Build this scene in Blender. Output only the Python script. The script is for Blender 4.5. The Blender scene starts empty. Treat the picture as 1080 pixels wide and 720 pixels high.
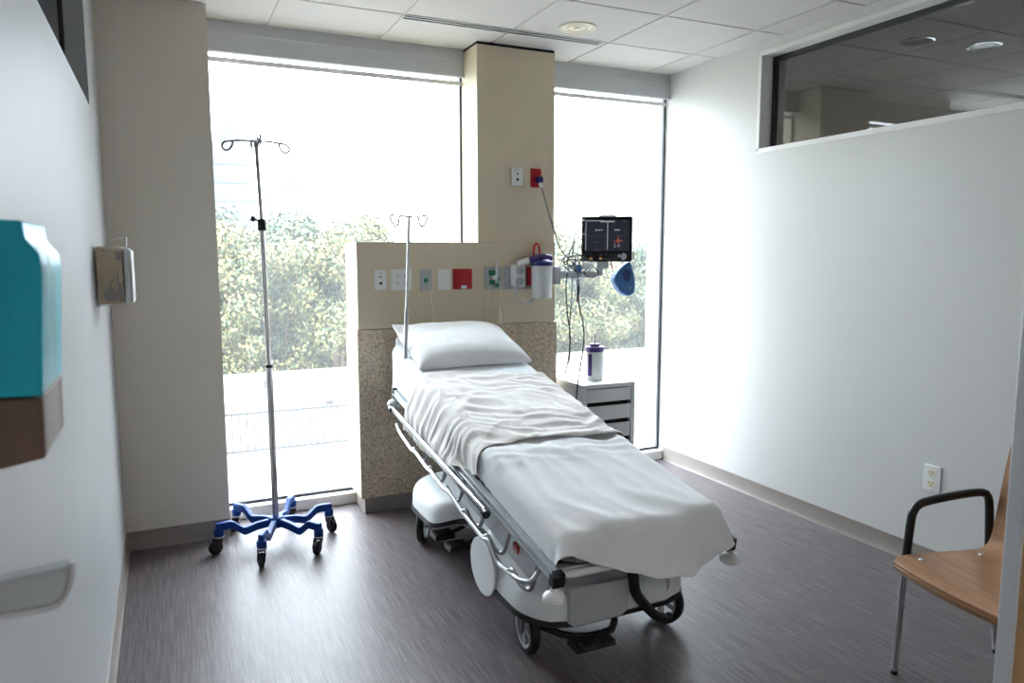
import bpy, bmesh, math, random
import numpy as np
from mathutils import Vector, Matrix, Euler, noise

C = bpy.context.scene
COL = C.collection
PI = math.pi
rnd = random.Random(7)

# ------------------------------------------------------------------ camera
cam_d = bpy.data.cameras.new('camera')
cam = bpy.data.objects.new('camera', cam_d)
COL.objects.link(cam)
C.camera = cam
YAW, PITCH, ROLL, FPX = 0.436473, 0.117672, 0.0013577, 781.45
fw = Vector((math.sin(YAW)*math.cos(PITCH), math.cos(YAW)*math.cos(PITCH), -math.sin(PITCH)))
rt = Vector((math.cos(YAW), -math.sin(YAW), 0))
dn = fw.cross(rt)
rt2 = rt*math.cos(ROLL) + dn*math.sin(ROLL)
dn2 = dn*math.cos(ROLL) - rt*math.sin(ROLL)
M = Matrix(((rt2.x, -dn2.x, -fw.x, 0), (rt2.y, -dn2.y, -fw.y, 0), (rt2.z, -dn2.z, -fw.z, 0), (0, 0, 0, 1)))
cam.matrix_world = Matrix.Translation((0, 0, 1.5)) @ M
cam_d.sensor_width = 36
cam_d.lens = 36*FPX/1080
cam_d.clip_start = 0.05
cam_d.clip_end = 2000
cam_d.dof.use_dof = True
cam_d.dof.focus_distance = 3.4
cam_d.dof.aperture_fstop = 4.5

# ------------------------------------------------------------------ light
C.view_settings.view_transform = 'Standard'
C.view_settings.look = 'None'
C.view_settings.exposure = 0.42
C.view_settings.gamma = 1.0
C.view_settings.use_curve_mapping = False
W = bpy.data.worlds.new('overcast_sky')
C.world = W
W.use_nodes = True
bg = W.node_tree.nodes['Background']
bg.inputs[0].default_value = (0.85, 0.93, 1.0, 1)
bg.inputs[1].default_value = 1.0
# overcast sky: three times brighter overhead than at the horizon
wt = W.node_tree
w_tc = wt.nodes.new('ShaderNodeTexCoord')
w_sp = wt.nodes.new('ShaderNodeSeparateXYZ')
w_mx = wt.nodes.new('ShaderNodeMath'); w_mx.operation = 'MAXIMUM'; w_mx.inputs[1].default_value = 0.0
w_ma = wt.nodes.new('ShaderNodeMath'); w_ma.operation = 'MULTIPLY_ADD'; w_ma.inputs[1].default_value = 16.0; w_ma.inputs[2].default_value = 7.0
wt.links.new(w_tc.outputs['Generated'], w_sp.inputs[0])
wt.links.new(w_sp.outputs[2], w_mx.inputs[0])
wt.links.new(w_mx.outputs[0], w_ma.inputs[0])
wt.links.new(w_ma.outputs[0], bg.inputs[1])

sun_d = bpy.data.lights.new('sun', 'SUN')
sun_d.energy = 11.0
sun_d.angle = math.radians(3)
sun_d.color = (1.0, 0.90, 0.72)
sun = bpy.data.objects.new('sun', sun_d)
COL.objects.link(sun)
sun.rotation_euler = Euler((math.radians(48), 0, math.radians(-35)))   # from behind the building, over the roof


def lamp(name, loc, size, energy, col=(1, .95, .88)):
    d = bpy.data.lights.new(name, 'AREA')
    d.shape = 'DISK'
    d.size = size
    d.energy = energy
    d.color = col
    o = bpy.data.objects.new(name, d)
    o.location = loc
    COL.objects.link(o)
    return o

# ------------------------------------------------------------------ materials
def lin(c):
    c = c/255.0
    return c/12.92 if c <= .04045 else ((c+.055)/1.055)**2.4


def rgb(r, g, b):
    return (lin(r), lin(g), lin(b), 1)


class NT:
    def __init__(s, name):
        s.m = bpy.data.materials.new(name)
        s.m.use_nodes = True
        s.t = s.m.node_tree
        s.b = s.t.nodes['Principled BSDF']

    def n(s, ty, **kw):
        x = s.t.nodes.new(ty)
        for k, v in kw.items():
            setattr(x, k, v)
        return x

    def l(s, a, b):
        s.t.links.new(a, b)

    def coord(s, scale=(1, 1, 1), kind='Object'):
        tc = s.n('ShaderNodeTexCoord')
        mp = s.n('ShaderNodeMapping')
        mp.inputs['Scale'].default_value = scale
        s.l(tc.outputs[kind], mp.inputs[0])
        return mp.outputs[0]

    def noise(s, vec, scale, detail=3, rough=.5):
        x = s.n('ShaderNodeTexNoise')
        x.inputs['Scale'].default_value = scale
        x.inputs['Detail'].default_value = detail
        x.inputs['Roughness'].default_value = rough
        s.l(vec, x.inputs['Vector'])
        return x.outputs[0]

    def ramp(s, fac, stops):
        x = s.n('ShaderNodeValToRGB')
        e = x.color_ramp.elements
        while len(e) < len(stops):
            e.new(0.5)
        for i, (p, c) in enumerate(stops):
            e[i].position = p
            e[i].color = c
        s.l(fac, x.inputs[0])
        return x.outputs[0]

    def bump(s, h, strength=.2, dist=.002):
        x = s.n('ShaderNodeBump')
        x.inputs['Strength'].default_value = strength
        x.inputs['Distance'].default_value = dist
        s.l(h, x.inputs['Height'])
        s.l(x.outputs[0], s.b.inputs['Normal'])


def mat(name, col, rough=.5, metal=0.0, spec=.5, var=.06, vs=9.0, bump=0.0, bs=200, coat=0.0, sheen=0.0, sub=0.0):
    k = NT(name)
    v = k.coord()
    n1 = k.noise(v, vs)
    a = tuple(min(1, c*(1-var)) for c in col[:3])+(1,)
    b = tuple(min(1, c*(1+var)) for c in col[:3])+(1,)
    k.l(k.ramp(n1, [(.3, a), (.7, b)]), k.b.inputs['Base Color'])
    k.b.inputs['Roughness'].default_value = rough
    k.b.inputs['Metallic'].default_value = metal
    k.b.inputs['Specular IOR Level'].default_value = spec
    k.b.inputs['Coat Weight'].default_value = coat
    k.b.inputs['Sheen Weight'].default_value = sheen
    if bump:
        k.bump(k.noise(v, bs, 2), bump)
    return k.m


MT = {}
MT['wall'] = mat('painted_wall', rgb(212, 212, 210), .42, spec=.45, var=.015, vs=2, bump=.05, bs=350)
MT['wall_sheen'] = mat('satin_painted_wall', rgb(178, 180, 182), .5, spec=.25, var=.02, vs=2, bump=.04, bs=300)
MT['pier'] = mat('taupe_painted_wall', rgb(222, 214, 203), .6, spec=.3, var=.015, vs=2, bump=.05, bs=350)
MT['headwall'] = mat('beige_panel', rgb(216, 203, 178), .5, spec=.35, var=.02, vs=3, bump=.03)
MT['base'] = mat('vinyl_baseboard', rgb(138, 130, 124), .4, spec=.4, var=.03)
MT['ceil'] = mat('ceiling_tile', rgb(206, 203, 199), .85, spec=.2, var=.02, vs=60, bump=.15, bs=400)
MT['grid'] = mat('ceiling_grid_metal', rgb(240, 240, 238), .35, spec=.5, var=.01)
MT['soffit'] = mat('grey_shade_cassette', rgb(196, 199, 202), .45, spec=.4, var=.015)
MT['alu'] = mat('aluminium', rgb(205, 206, 208), .35, metal=.8, var=.03)
MT['white_frame'] = mat('white_frame_paint', rgb(232, 232, 230), .35, var=.01)
MT['frame_dark'] = mat('dark_window_gasket', rgb(42, 44, 50), .5, var=.05)
MT['black'] = mat('black_rubber', rgb(24, 24, 26), .55, var=.1)
MT['black_gloss'] = mat('black_plastic', rgb(20, 21, 24), .3, var=.08)
MT['chrome'] = mat('polished_steel', rgb(205, 205, 207), .16, metal=1, var=.03)
MT['satin'] = mat('brushed_steel', rgb(186, 187, 190), .32, metal=1, var=.05)
MT['rod'] = mat('dull_steel_rod', rgb(120, 120, 124), .4, metal=.8, var=.04)
MT['blue'] = mat('blue_powder_coat', rgb(10, 62, 136), .5, spec=.3, var=.06)
MT['white_pl'] = mat('white_plastic', rgb(232, 233, 232), .35, var=.02)
MT['hood'] = mat('pale_grey_moulded_plastic', rgb(222, 226, 228), .5, var=.02, vs=4)
MT['greypanel'] = mat('grey_moulded_plastic', rgb(176, 180, 184), .4, var=.03)
MT['frame_grey'] = mat('grey_painted_steel', rgb(170, 176, 180), .35, metal=.3, var=.04)
MT['matt'] = mat('grey_vinyl_mattress_cover', rgb(128, 128, 130), .5, var=.05, bump=.1)
MT['red'] = mat('red_plastic', rgb(176, 22, 34), .4, var=.05)
MT['red_tube'] = mat('red_rubber', rgb(220, 62, 44), .35, var=.05)
MT['green'] = mat('green_plastic', rgb(20, 120, 78), .4, var=.08)
MT['purple'] = mat('purple_plastic', rgb(72, 52, 118), .35, var=.06)
MT['navy'] = mat('indigo_plastic', rgb(38, 40, 110), .35, var=.06)
MT['plate_grey'] = mat('brushed_plate', rgb(178, 181, 185), .38, metal=.5, var=.05, vs=40)
MT['cream_cord'] = mat('cream_cord', rgb(240, 232, 208), .5, var=.03)
MT['grey_cord'] = mat('grey_cable', rgb(120, 124, 132), .45, var=.05)
MT['dark_cord'] = mat('dark_cable', rgb(56, 60, 68), .45, var=.05)
MT['cuff'] = mat('blue_nylon', rgb(22, 88, 150), .6, var=.12, vs=30, bump=.2, bs=300, sheen=.3)
MT['cuff_shade'] = mat('dark_blue_cuff_shade', rgb(10, 44, 92), .7, var=.1)
MT['teal'] = mat('teal_carton', rgb(16, 196, 224), .4, var=.05, vs=6)
MT['brown'] = mat('brown_carton', rgb(112, 92, 80), .6, var=.1, vs=5)
MT['tan_carton'] = mat('tan_carton', rgb(196, 166, 116), .55, var=.08, vs=12)
MT['drawer'] = mat('white_lacquer', rgb(226, 227, 228), .38, var=.015)
MT['dark_gap'] = mat('dark_recess', rgb(18, 18, 20), .7, var=.1)
MT['plate_ivory'] = mat('ivory_plastic', rgb(232, 224, 200), .45, var=.02)
MT['dark_fab'] = mat('dark_vinyl', rgb(40, 42, 48), .5, var=.1)
MT['bark'] = mat('tree_bark', rgb(96, 82, 70), .9, var=.25, vs=4)
MT['tower'] = mat('pale_tower_facade', rgb(66, 70, 78), .8, var=.03, vs=.05)
MT['tower_dark'] = mat('tower_window_band', rgb(52, 58, 68), .5, var=.05, vs=.05)
MT['roof'] = mat('white_roof_membrane', rgb(100, 99, 98), .8, var=.05, vs=.6)
MT['rail_w'] = mat('pale_railing_paint', rgb(40, 40, 42), .5, var=.05)
MT['ground'] = mat('distant_ground', rgb(120, 124, 96), .9, var=.2, vs=.2)
MT['slab'] = mat('concrete_slab', rgb(150, 150, 148), .9, var=.05)
MT['door_metal'] = mat('grey_door_edge_strip', rgb(196, 199, 204), .4, metal=.2, var=.02)


def mk_floor():
    k = NT('streaked_vinyl_floor')
    v1 = k.coord((140, 4.5, 1))
    v2 = k.coord((9, 160, 1))
    a = k.noise(v1, 1.0, 4, .6)
    b = k.noise(v2, 1.0, 3, .6)
    mx = k.n('ShaderNodeMath', operation='MULTIPLY_ADD')
    k.l(b, mx.inputs[0]); mx.inputs[1].default_value = .35
    k.l(a, mx.inputs[2])
    col = k.ramp(mx.outputs[0], [(.42, rgb(72, 64, 65)), (.66, rgb(97, 89, 91)), (.86, rgb(120, 112, 114))])
    k.l(col, k.b.inputs['Base Color'])
    k.b.inputs['Roughness'].default_value = .42
    k.b.inputs['Specular IOR Level'].default_value = .34
    k.bump(mx.outputs[0], .12, .0008)
    return k.m


def mk_granite():
    k = NT('speckled_terrazzo_panel')
    v = k.coord()
    vo = k.n('ShaderNodeTexVoronoi'); vo.inputs['Scale'].default_value = 95
    k.l(v, vo.inputs['Vector'])
    spk = k.ramp(vo.outputs['Distance'], [(.0, (0, 0, 0, 1)), (.20, (0, 0, 0, 1)), (.34, (1, 1, 1, 1))])
    n1 = k.noise(v, 70, 3, .7)
    base = k.ramp(n1, [(.34, rgb(166, 146, 124)), (.5, rgb(204, 186, 163)), (.66, rgb(224, 210, 188))])
    hue = k.n('ShaderNodeSeparateColor'); k.l(vo.outputs['Color'], hue.inputs[0])
    sc = k.ramp(hue.outputs[0], [(.0, rgb(70, 54, 44)), (.35, rgb(110, 86, 70)), (.5, rgb(196, 176, 152)), (1, rgb(222, 206, 184))])
    mx = k.n('ShaderNodeMix', data_type='RGBA')
    k.l(spk, mx.inputs[0]); k.l(sc, mx.inputs[6]); k.l(base, mx.inputs[7])
    k.l(mx.outputs[2], k.b.inputs['Base Color'])
    k.b.inputs['Roughness'].default_value = .4
    return k.m


def mk_glass(name, tint=(1, 1, 1, 1), boost=1.0, veil=0.0):
    k = NT(name)
    t = k.t
    t.nodes.remove(k.b)
    out = t.nodes['Material Output']
    tr = k.n('ShaderNodeBsdfTransparent'); tr.inputs[0].default_value = tint
    gl = k.n('ShaderNodeBsdfGlossy'); gl.inputs['Roughness'].default_value = .0
    fr = k.n('ShaderNodeFresnel')
    ge = k.n('ShaderNodeNewGeometry')
    io = k.n('ShaderNodeMapRange'); io.inputs['To Min'].default_value = 1.5; io.inputs['To Max'].default_value = 1/1.5
    k.l(ge.outputs['Backfacing'], io.inputs['Value']); k.l(io.outputs[0], fr.inputs[0])
    mu = k.n('ShaderNodeMath', operation='MULTIPLY'); mu.use_clamp = True
    k.l(fr.outputs[0], mu.inputs[0]); mu.inputs[1].default_value = boost
    mx = k.n('ShaderNodeMixShader')
    k.l(mu.outputs[0], mx.inputs[0]); k.l(tr.outputs[0], mx.inputs[1]); k.l(gl.outputs[0], mx.inputs[2])
    if veil:      # translucent share added to imitate veiling glare over the outside view
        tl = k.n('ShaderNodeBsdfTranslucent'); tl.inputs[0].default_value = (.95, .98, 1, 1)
        m2 = k.n('ShaderNodeMixShader'); m2.inputs[0].default_value = veil
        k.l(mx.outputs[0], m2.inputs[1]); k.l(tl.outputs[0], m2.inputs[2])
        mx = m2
    k.l(mx.outputs[0], out.inputs[0])
    return k.m


def mk_clear(name, col, w=.5, rough=.25):
    k = NT(name)
    out = k.t.nodes['Material Output']
    v = k.coord()
    n1 = k.noise(v, 30, 2)
    k.l(k.ramp(n1, [(.3, tuple(c*.9 for c in col[:3])+(1,)), (.7, col)]), k.b.inputs['Base Color'])
    k.b.inputs['Roughness'].default_value = rough
    tr = k.n('ShaderNodeBsdfTransparent')
    mx = k.n('ShaderNodeMixShader'); mx.inputs[0].default_value = w
    k.l(tr.outputs[0], mx.inputs[1]); k.l(k.b.outputs[0], mx.inputs[2]); k.l(mx.outputs[0], out.inputs[0])
    return k.m


def mk_wood(name, a, b, scale=(3, 30, 30), rough=.35):
    k = NT(name)
    v = k.coord(scale)
    n1 = k.noise(v, 1.4, 5, .6)
    k.l(k.ramp(n1, [(.3, a), (.7, b)]), k.b.inputs['Base Color'])
    k.b.inputs['Roughness'].default_value = rough
    k.b.inputs['Coat Weight'].default_value = .15
    k.bump(n1, .05, .0006)
    return k.m


def mk_leaf(name, a, b, c):
    k = NT(name)
    geo = k.n('ShaderNodeNewGeometry')
    k.l(k.ramp(geo.outputs['Random Per Island'], [(0, a), (.5, b), (1, c)]), k.b.inputs['Base Color'])
    k.b.inputs['Roughness'].default_value = .6
    k.b.inputs['Specular IOR Level'].default_value = .2
    return k.m


def mk_emit(name, col, s):
    k = NT(name)
    k.b.inputs['Base Color'].default_value = (0, 0, 0, 1)
    k.b.inputs['Emission Color'].default_value = col
    k.b.inputs['Emission Strength'].default_value = s
    k.b.inputs['Roughness'].default_value = .2
    return k.m


def mk_sheet(name, a, b):
    k = NT(name)
    v = k.coord()
    n1 = k.noise(v, 7, 3)
    k.l(k.ramp(n1, [(.3, a), (.7, b)]), k.b.inputs['Base Color'])
    k.b.inputs['Roughness'].default_value = .85
    k.b.inputs['Specular IOR Level'].default_value = .15
    k.b.inputs['Sheen Weight'].default_value = .15
    k.bump(k.noise(v, 45, 4, .6), .25, .004)
    return k.m


MT['floor'] = mk_floor()
MT['granite'] = mk_granite()
MT['glass'] = mk_glass('window_glass', (.97, .985, .99, 1), veil=.018)
MT['glass_tint'] = mk_glass('clerestory_glass', (.66, .67, .67, 1), 1.4)
MT['clear'] = mk_clear('clear_acrylic', (.85, .87, .88, 1), .14, .12)
MT['frost'] = mk_clear('frosted_plastic', (.86, .9, .94, 1), .8, .3)
MT['tubing'] = mk_clear('clear_tubing', (.85, .88, .92, 1), .6, .2)
MT['wood'] = mk_wood('beech_plywood', rgb(160, 116, 84), rgb(188, 146, 110), (30, 3, 30))
MT['door_wood'] = mk_wood('maple_door_veneer', rgb(176, 136, 92), rgb(202, 164, 118), (30, 30, 3))
MT['leaf'] = mk_leaf('sunlit_olive_leaves', rgb(36, 54, 44), rgb(74, 78, 50), rgb(108, 98, 66))
MT['leaf2'] = mk_leaf('cool_green_leaves', rgb(28, 48, 44), rgb(54, 66, 52), rgb(84, 84, 62))
MT['fill_panel'] = mk_emit('fill_light_panel', (1, .97, .93, 1), 21.0)
MT['screen'] = mk_emit('monitor_screen', (.012, .014, .02, 1), 1.0)
MT['scr_white'] = mk_emit('screen_white_marks', (.75, .8, .85, 1), .3)
MT['scr_grey'] = mk_emit('screen_grey_marks', (.3, .32, .35, 1), .2)
MT['scr_red'] = mk_emit('screen_red_marks', (.9, .2, .12, 1), .35)
MT['amber'] = mk_emit('amber_key_light', (.9, .5, .15, 1), .2)
MT['sheet_white'] = mk_sheet('white_cotton_sheet', rgb(240, 242, 245), rgb(248, 248, 250))
MT['sheet_blue'] = mk_sheet('pale_blue_cotton_sheet', rgb(228, 234, 240), rgb(236, 241, 245))
MT['sheet_warm'] = mk_sheet('off_white_cotton_sheet', rgb(238, 233, 230), rgb(246, 243, 240))
MT['pillow'] = mk_sheet('white_pillowcase', rgb(244, 246, 249), rgb(250, 251, 252))

# ------------------------------------------------------------------ mesh helpers
class MB:
    def __init__(s):
        s.v = []
        s.f = []

    def add(s, vs, fs, m=None):
        o = len(s.v)
        for p in vs:
            p = Vector(p)
            s.v.append(m @ p if m is not None else p)
        s.f += [tuple(i+o for i in f) for f in fs]
        return s

    def box(s, a, b, m=None):
        (x0, y0, z0), (x1, y1, z1) = a, b
        vs = [(x0, y0, z0), (x1, y0, z0), (x1, y1, z0), (x0, y1, z0), (x0, y0, z1), (x1, y0, z1), (x1, y1, z1), (x0, y1, z1)]
        fs = [(0, 3, 2, 1), (4, 5, 6, 7), (0, 1, 5, 4), (1, 2, 6, 5), (2, 3, 7, 6), (3, 0, 4, 7)]
        return s.add(vs, fs, m)

    def tube(s, pts, r, seg=10, smooth=0, closed=False, m=None, flat=1.0):
        P = [Vector(p) for p in pts]
        if smooth:
            P = catmull(P, smooth, closed)
        n = len(P)
        R = r if isinstance(r, (list, tuple)) else [r]*n
        if len(R) != n:
            R = [R[0]+(R[-1]-R[0])*i/(n-1) for i in range(n)]
        vs, fs = [], []
        up = None
        for i in range(n):
            if closed:
                t = (P[(i+1) % n]-P[i-1])
            else:
                t = P[min(i+1, n-1)]-P[max(i-1, 0)]
            t = t.normalized() if t.length > 1e-9 else Vector((0, 0, 1))
            if up is None:
                a = Vector((0, 0, 1)) if abs(t.z) < .9 else Vector((1, 0, 0))
                up = (a-t*a.dot(t)).normalized()
            else:
                up = up-t*up.dot(t)
                up = up.normalized() if up.length > 1e-6 else Vector((1, 0, 0))
            sd = t.cross(up)
            for k in range(seg):
                an = 2*PI*k/seg
                vs.append(P[i]+up*math.cos(an)*R[i]*flat+sd*math.sin(an)*R[i])
        for i in range(n if closed else n-1):
            j = (i+1) % n
            for k in range(seg):
                k2 = (k+1) % seg
                fs.append((i*seg+k, i*seg+k2, j*seg+k2, j*seg+k))
        if not closed:
            fs.append(tuple(range(seg))[::-1])
            fs.append(tuple((n-1)*seg+k for k in range(seg)))
        return s.add(vs, fs, m)

    def lathe(s, prof, seg=24, m=None, cap=True):
        vs, fs = [], []
        n = len(prof)
        for (r, z) in prof:
            for k in range(seg):
                an = 2*PI*k/seg
                vs.append((max(r, 1e-5)*math.cos(an), max(r, 1e-5)*math.sin(an), z))
        for i in range(n-1):
            for k in range(seg):
                k2 = (k+1) % seg
                fs.append((i*seg+k, i*seg+k2, (i+1)*seg+k2, (i+1)*seg+k))
        if cap:
            fs.append(tuple(range(seg))[::-1])
            fs.append(tuple((n-1)*seg+k for k in range(seg)))
        return s.add(vs, fs, m)

    def prism(s, outline, d0, d1, m=None):
        """outline in XY, extruded along Z from d0 to d1"""
        n = len(outline)
        vs = [(x, y, d0) for x, y in outline]+[(x, y, d1) for x, y in outline]
        fs = [tuple(range(n))[::-1], tuple(range(n, 2*n))]
        fs += [(i, (i+1) % n, n+(i+1) % n, n+i) for i in range(n)]
        return s.add(vs, fs, m)

    def loft(s, rings, cap=True, closed=True, m=None):
        k = len(rings[0])
        vs = [p for r in rings for p in r]
        fs = []
        for i in range(len(rings)-1):
            for j in range(k if closed else k-1):
                j2 = (j+1) % k
                fs.append((i*k+j, i*k+j2, (i+1)*k+j2, (i+1)*k+j))
        if cap and closed:
            fs.append(tuple(range(k))[::-1])
            fs.append(tuple((len(rings)-1)*k+j for j in range(k)))
        return s.add(vs, fs, m)


def catmull(P, k, closed=False):
    out = []
    n = len(P)
    for i in range(n if closed else n-1):
        p0 = P[i-1] if (i > 0 or closed) else P[0]*2-P[1]
        p1 = P[i]
        p2 = P[(i+1) % n]
        p3 = P[(i+2) % n] if (i+2 < n or closed) else P[-1]*2-P[-2]
        for j in range(k):
            t = j/k
            out.append(.5*((2*p1)+(p2-p0)*t+(2*p0-5*p1+4*p2-p3)*t*t+(3*p1-p0-3*p2+p3)*t**3))
    if not closed:
        out.append(P[-1].copy())
    return out


def fillet(P, r, k=4):
    P = [Vector(p) for p in P]
    out = [P[0]]
    for i in range(1, len(P)-1):
        a, b, c = P[i-1], P[i], P[i+1]
        d = min(r, (a-b).length*.45, (c-b).length*.45)
        p, q = b+(a-b).normalized()*d, b+(c-b).normalized()*d
        for j in range(k+1):
            t = j/k
            out.append(p*(1-t)**2+b*2*t*(1-t)+q*t*t)
    out.append(P[-1])
    return out


def rrect(w, h, r, seg=5):
    out = []
    for cx, cy, a0 in ((w/2-r, h/2-r, 0), (-w/2+r, h/2-r, 90), (-w/2+r, -h/2+r, 180), (w/2-r, -h/2+r, 270)):
        for i in range(seg+1):
            a = math.radians(a0+90*i/seg)
            out.append((cx+r*math.cos(a), cy+r*math.sin(a)))
    return out


ORG = {}


def obj(name, mb, m, parent=None, bevel=0, ang=35, sub=0, flip=False):
    me = bpy.data.meshes.new(name)
    off = ORG.get(parent.name, Vector((0, 0, 0))) if parent is not None else Vector((0, 0, 0))
    me.from_pydata([tuple(p-off) for p in mb.v], [], mb.f)
    bm = bmesh.new()
    bm.from_mesh(me)
    bmesh.ops.recalc_face_normals(bm, faces=bm.faces)
    bm.to_mesh(me)
    bm.free()
    me.polygons.foreach_set('use_smooth', [True]*len(me.polygons))
    me.set_sharp_from_angle(angle=math.radians(ang))
    me.materials.append(MT[m] if isinstance(m, str) else m)
    o = bpy.data.objects.new(name, me)
    COL.objects.link(o)
    if parent is not None:
        o.parent = parent
        ORG[o.name] = off
    if bevel:
        b = o.modifiers.new('bevel', 'BEVEL')
        b.width = bevel
        b.segments = 2
        b.limit_method = 'ANGLE'
        b.angle_limit = math.radians(40)
    if sub:
        b = o.modifiers.new('sub', 'SUBSURF')
        b.levels = sub
        b.render_levels = sub
    return o


def tag(o, label, cat, group=None):
    o['label'] = label
    o['category'] = cat
    if group:
        o['group'] = group
    return o


def thing(name, label, cat, loc=(0, 0, 0), rz=0, group=None, world=True):
    o = bpy.data.objects.new(name, None)
    o.empty_display_size = .1
    COL.objects.link(o)
    o.location = loc
    o.rotation_euler = (0, 0, rz)
    ORG[o.name] = Vector(loc) if world else Vector((0, 0, 0))
    return tag(o, label, cat, group)


def struct(name, mb, m, bevel=0, parent=None):
    o = obj(name, mb, m, parent, bevel)
    if parent is None:
        o['kind'] = 'structure'
    return o


def dup(root, loc, rz=None, label=None):
    r = root.copy()
    COL.objects.link(r)
    r.location = loc
    if rz is not None:
        r.rotation_euler = (0, 0, rz)
    if label:
        r['label'] = label
    for ch in list(root.children):
        c = ch.copy()
        COL.objects.link(c)
        c.parent = r
        for g in list(ch.children):
            d = g.copy()
            COL.objects.link(d)
            d.parent = c
    return r


def B(a, b):
    return MB().box(a, b)


def rotX(deg, at):
    return Matrix.Translation(at) @ Matrix.Rotation(math.radians(deg), 4, 'X')


# ------------------------------------------------------------------ room shell
CZ = 2.73
XL, XR, YG = -.245, 3.252, 4.41
struct('floor', B((-3.9, -3.2, -.12), (7.1, 4.62, 0)), 'floor')

# ceiling: grid sheet with tile pads hanging a little below it
def ceiling(x0, x1, y0, y1, xs, ys, holes=()):
    mb = B((x0, y0, CZ+.006), (x1, y1, CZ+.03))
    X = [x0]+[x for x in xs if x0 < x < x1]+[x1]
    Y = [y0]+sorted(y for y in ys if y0 < y < y1)+[y1]
    g = .006
    for i in range(len(X)-1):
        for j in range(len(Y)-1):
            a, b, c, d = X[i]+(g if i else 0), X[i+1]-(g if i < len(X)-2 else 0), Y[j]+(g if j else 0), Y[j+1]-(g if j < len(Y)-2 else 0)
            if any(hx0 < (a+b)/2 < hx1 and hy0 < (c+d)/2 < hy1 for hx0, hx1, hy0, hy1 in holes):
                continue
            mb.box((a, c, CZ), (b, d, CZ+.01))
    return struct('ceiling', mb, 'ceil', .002)


gx = [.565+.6215*k for k in range(-2, 5)]
gy = [3.865-.548*k for k in range(0, 12)]
ceiling(XL, XR, -.25, 4.36, gx, gy)
ceiling(3.45, 7.0, -.25, 4.36, [3.60+.6215*k for k in range(6)], gy)
ceiling(-3.8, -.395, -.25, 4.36, [-3.5+.6215*k for k in range(6)], gy)
ceiling(-3.8, 7.0, -3.1, -.4, [-3.5+.61*k for k in range(18)], [-2.5, -1.9, -1.3, -.7])
struct('trim_roof_slab', B((-4.1, -3.4, CZ+.06), (7.3, 4.66, CZ+.4)), 'slab')


def wall_with_opening(x0, x1, y0, y1, oy0, oy1, oz0, oz1):
    mb = MB()
    mb.box((x0, y0, 0), (x1, y1, oz0))
    mb.box((x0, y0, oz1), (x1, y1, CZ+.06))
    mb.box((x0, oy1, oz0), (x1, y1, oz1))
    mb.box((x0, y0, oz0), (x1, oy0, oz1))
    return mb


struct('wall_right', wall_with_opening(XR, 3.45, -.4, 4.6, .35, 3.49, 2.107, 2.668), 'wall')
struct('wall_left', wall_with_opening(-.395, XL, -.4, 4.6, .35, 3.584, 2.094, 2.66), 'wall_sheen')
struct('wall_back', B((XL, 4.113, 0), (.25, 4.6, CZ+.06)), 'pier')
mb = MB()
mb.box((1.55, -.4, 0), (XR, -.25, CZ+.06))
mb.box((XL, -.4, 2.15), (1.55, -.25, CZ+.06))
struct('wall_front', mb, 'wall')
# corridor and the rooms next door
mb = MB()
mb.box((-4.0, -3.2, 0), (7.1, -3.1, CZ+.06))
mb.box((-3.9, -3.1, 0), (-3.8, 4.6, CZ+.06))
mb.box((7.0, -3.1, 0), (7.1, 4.6, CZ+.06))
mb.box((-3.8, -.4, 0), (-.395, -.25, CZ+.06))
mb.box((3.45, -.4, 0), (7.0, -.25, CZ+.06))
mb.box((-3.8, 4.45, 0), (-.395, 4.6, CZ+.06))
struct('wall_outer', mb, 'wall')
mb = MB()
mb.box((3.45, 4.115, 0), (5.85, 4.6, CZ+.06))
struct('wall_next_room', mb, 'pier')
struct('trim_next_room_header', B((5.85, 4.36, 2.569), (7.0, 4.6, CZ+.06)), 'soffit')
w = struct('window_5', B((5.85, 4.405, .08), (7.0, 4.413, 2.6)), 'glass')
obj('window_frame', MB().box((5.85, 4.39, 0), (7.0, 4.43, .08)), 'white_frame', w)

# column and headwall
struct('wall_column', B((1.71, 4.147, 0), (2.228, 4.6, 2.715)), 'headwall', .003)
struct('trim_column_reveal', B((1.713, 4.151, 2.715), (2.225, 4.6, CZ+.005)), 'dark_gap')
hw = B((.97, 4.124, 1.077), (2.222, 4.40, 1.568))
struct('wall_head', hw, 'headwall', .003)
o = struct('wall_head_granite', B((.962, 4.118, .095), (2.235, 4.40, 1.074)), 'granite', .003)
struct('baseboard_head', B((.984, 4.128, 0), (2.226, 4.40, .095)), 'base', .002)

# window header (shade cassette), sills
for n, (a, b) in enumerate(((.25, 1.71), (2.228, XR))):
    mb = MB()
    mb.box((a, 4.362, 2.672), (b, 4.6, CZ+.06))
    mb.box((a, 4.357, 2.569), (b, 4.398, 2.664))
    struct('trim_header_%d' % (n+1), mb, 'soffit', .0015)
    struct('trim_reveal_%d' % (n+1), B((a, 4.359, 2.664), (b, 4.40, 2.672)), 'alu')
    struct('trim_shade_bar_%d' % (n+1), B((a+.003, 4.392, 2.524), (b-.003, 4.404, 2.550)), 'white_frame', .002)
for n, (a, b) in enumerate(((.25, .985), (2.226, XR))):
    struct('trim_sill_%d' % (n+1), B((a, 4.345, 0), (b, 4.6, .067)), 'white_frame', .004)


def ext_window(name, x0, x1):
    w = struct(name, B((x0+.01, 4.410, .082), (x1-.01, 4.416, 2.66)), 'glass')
    mb = MB()
    mb.box((x0, 4.403, .067), (x1, 4.423, .084))
    mb.box((x0, 4.403, 2.645), (x1, 4.423, 2.675))
    mb.box((x0, 4.403, .084), (x0+.012, 4.423, 2.645))
    mb.box((x1-.013, 4.399, .084), (x1, 4.423, 2.645))
    obj('window_frame', mb, 'frame_dark', w)
    return w


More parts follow.
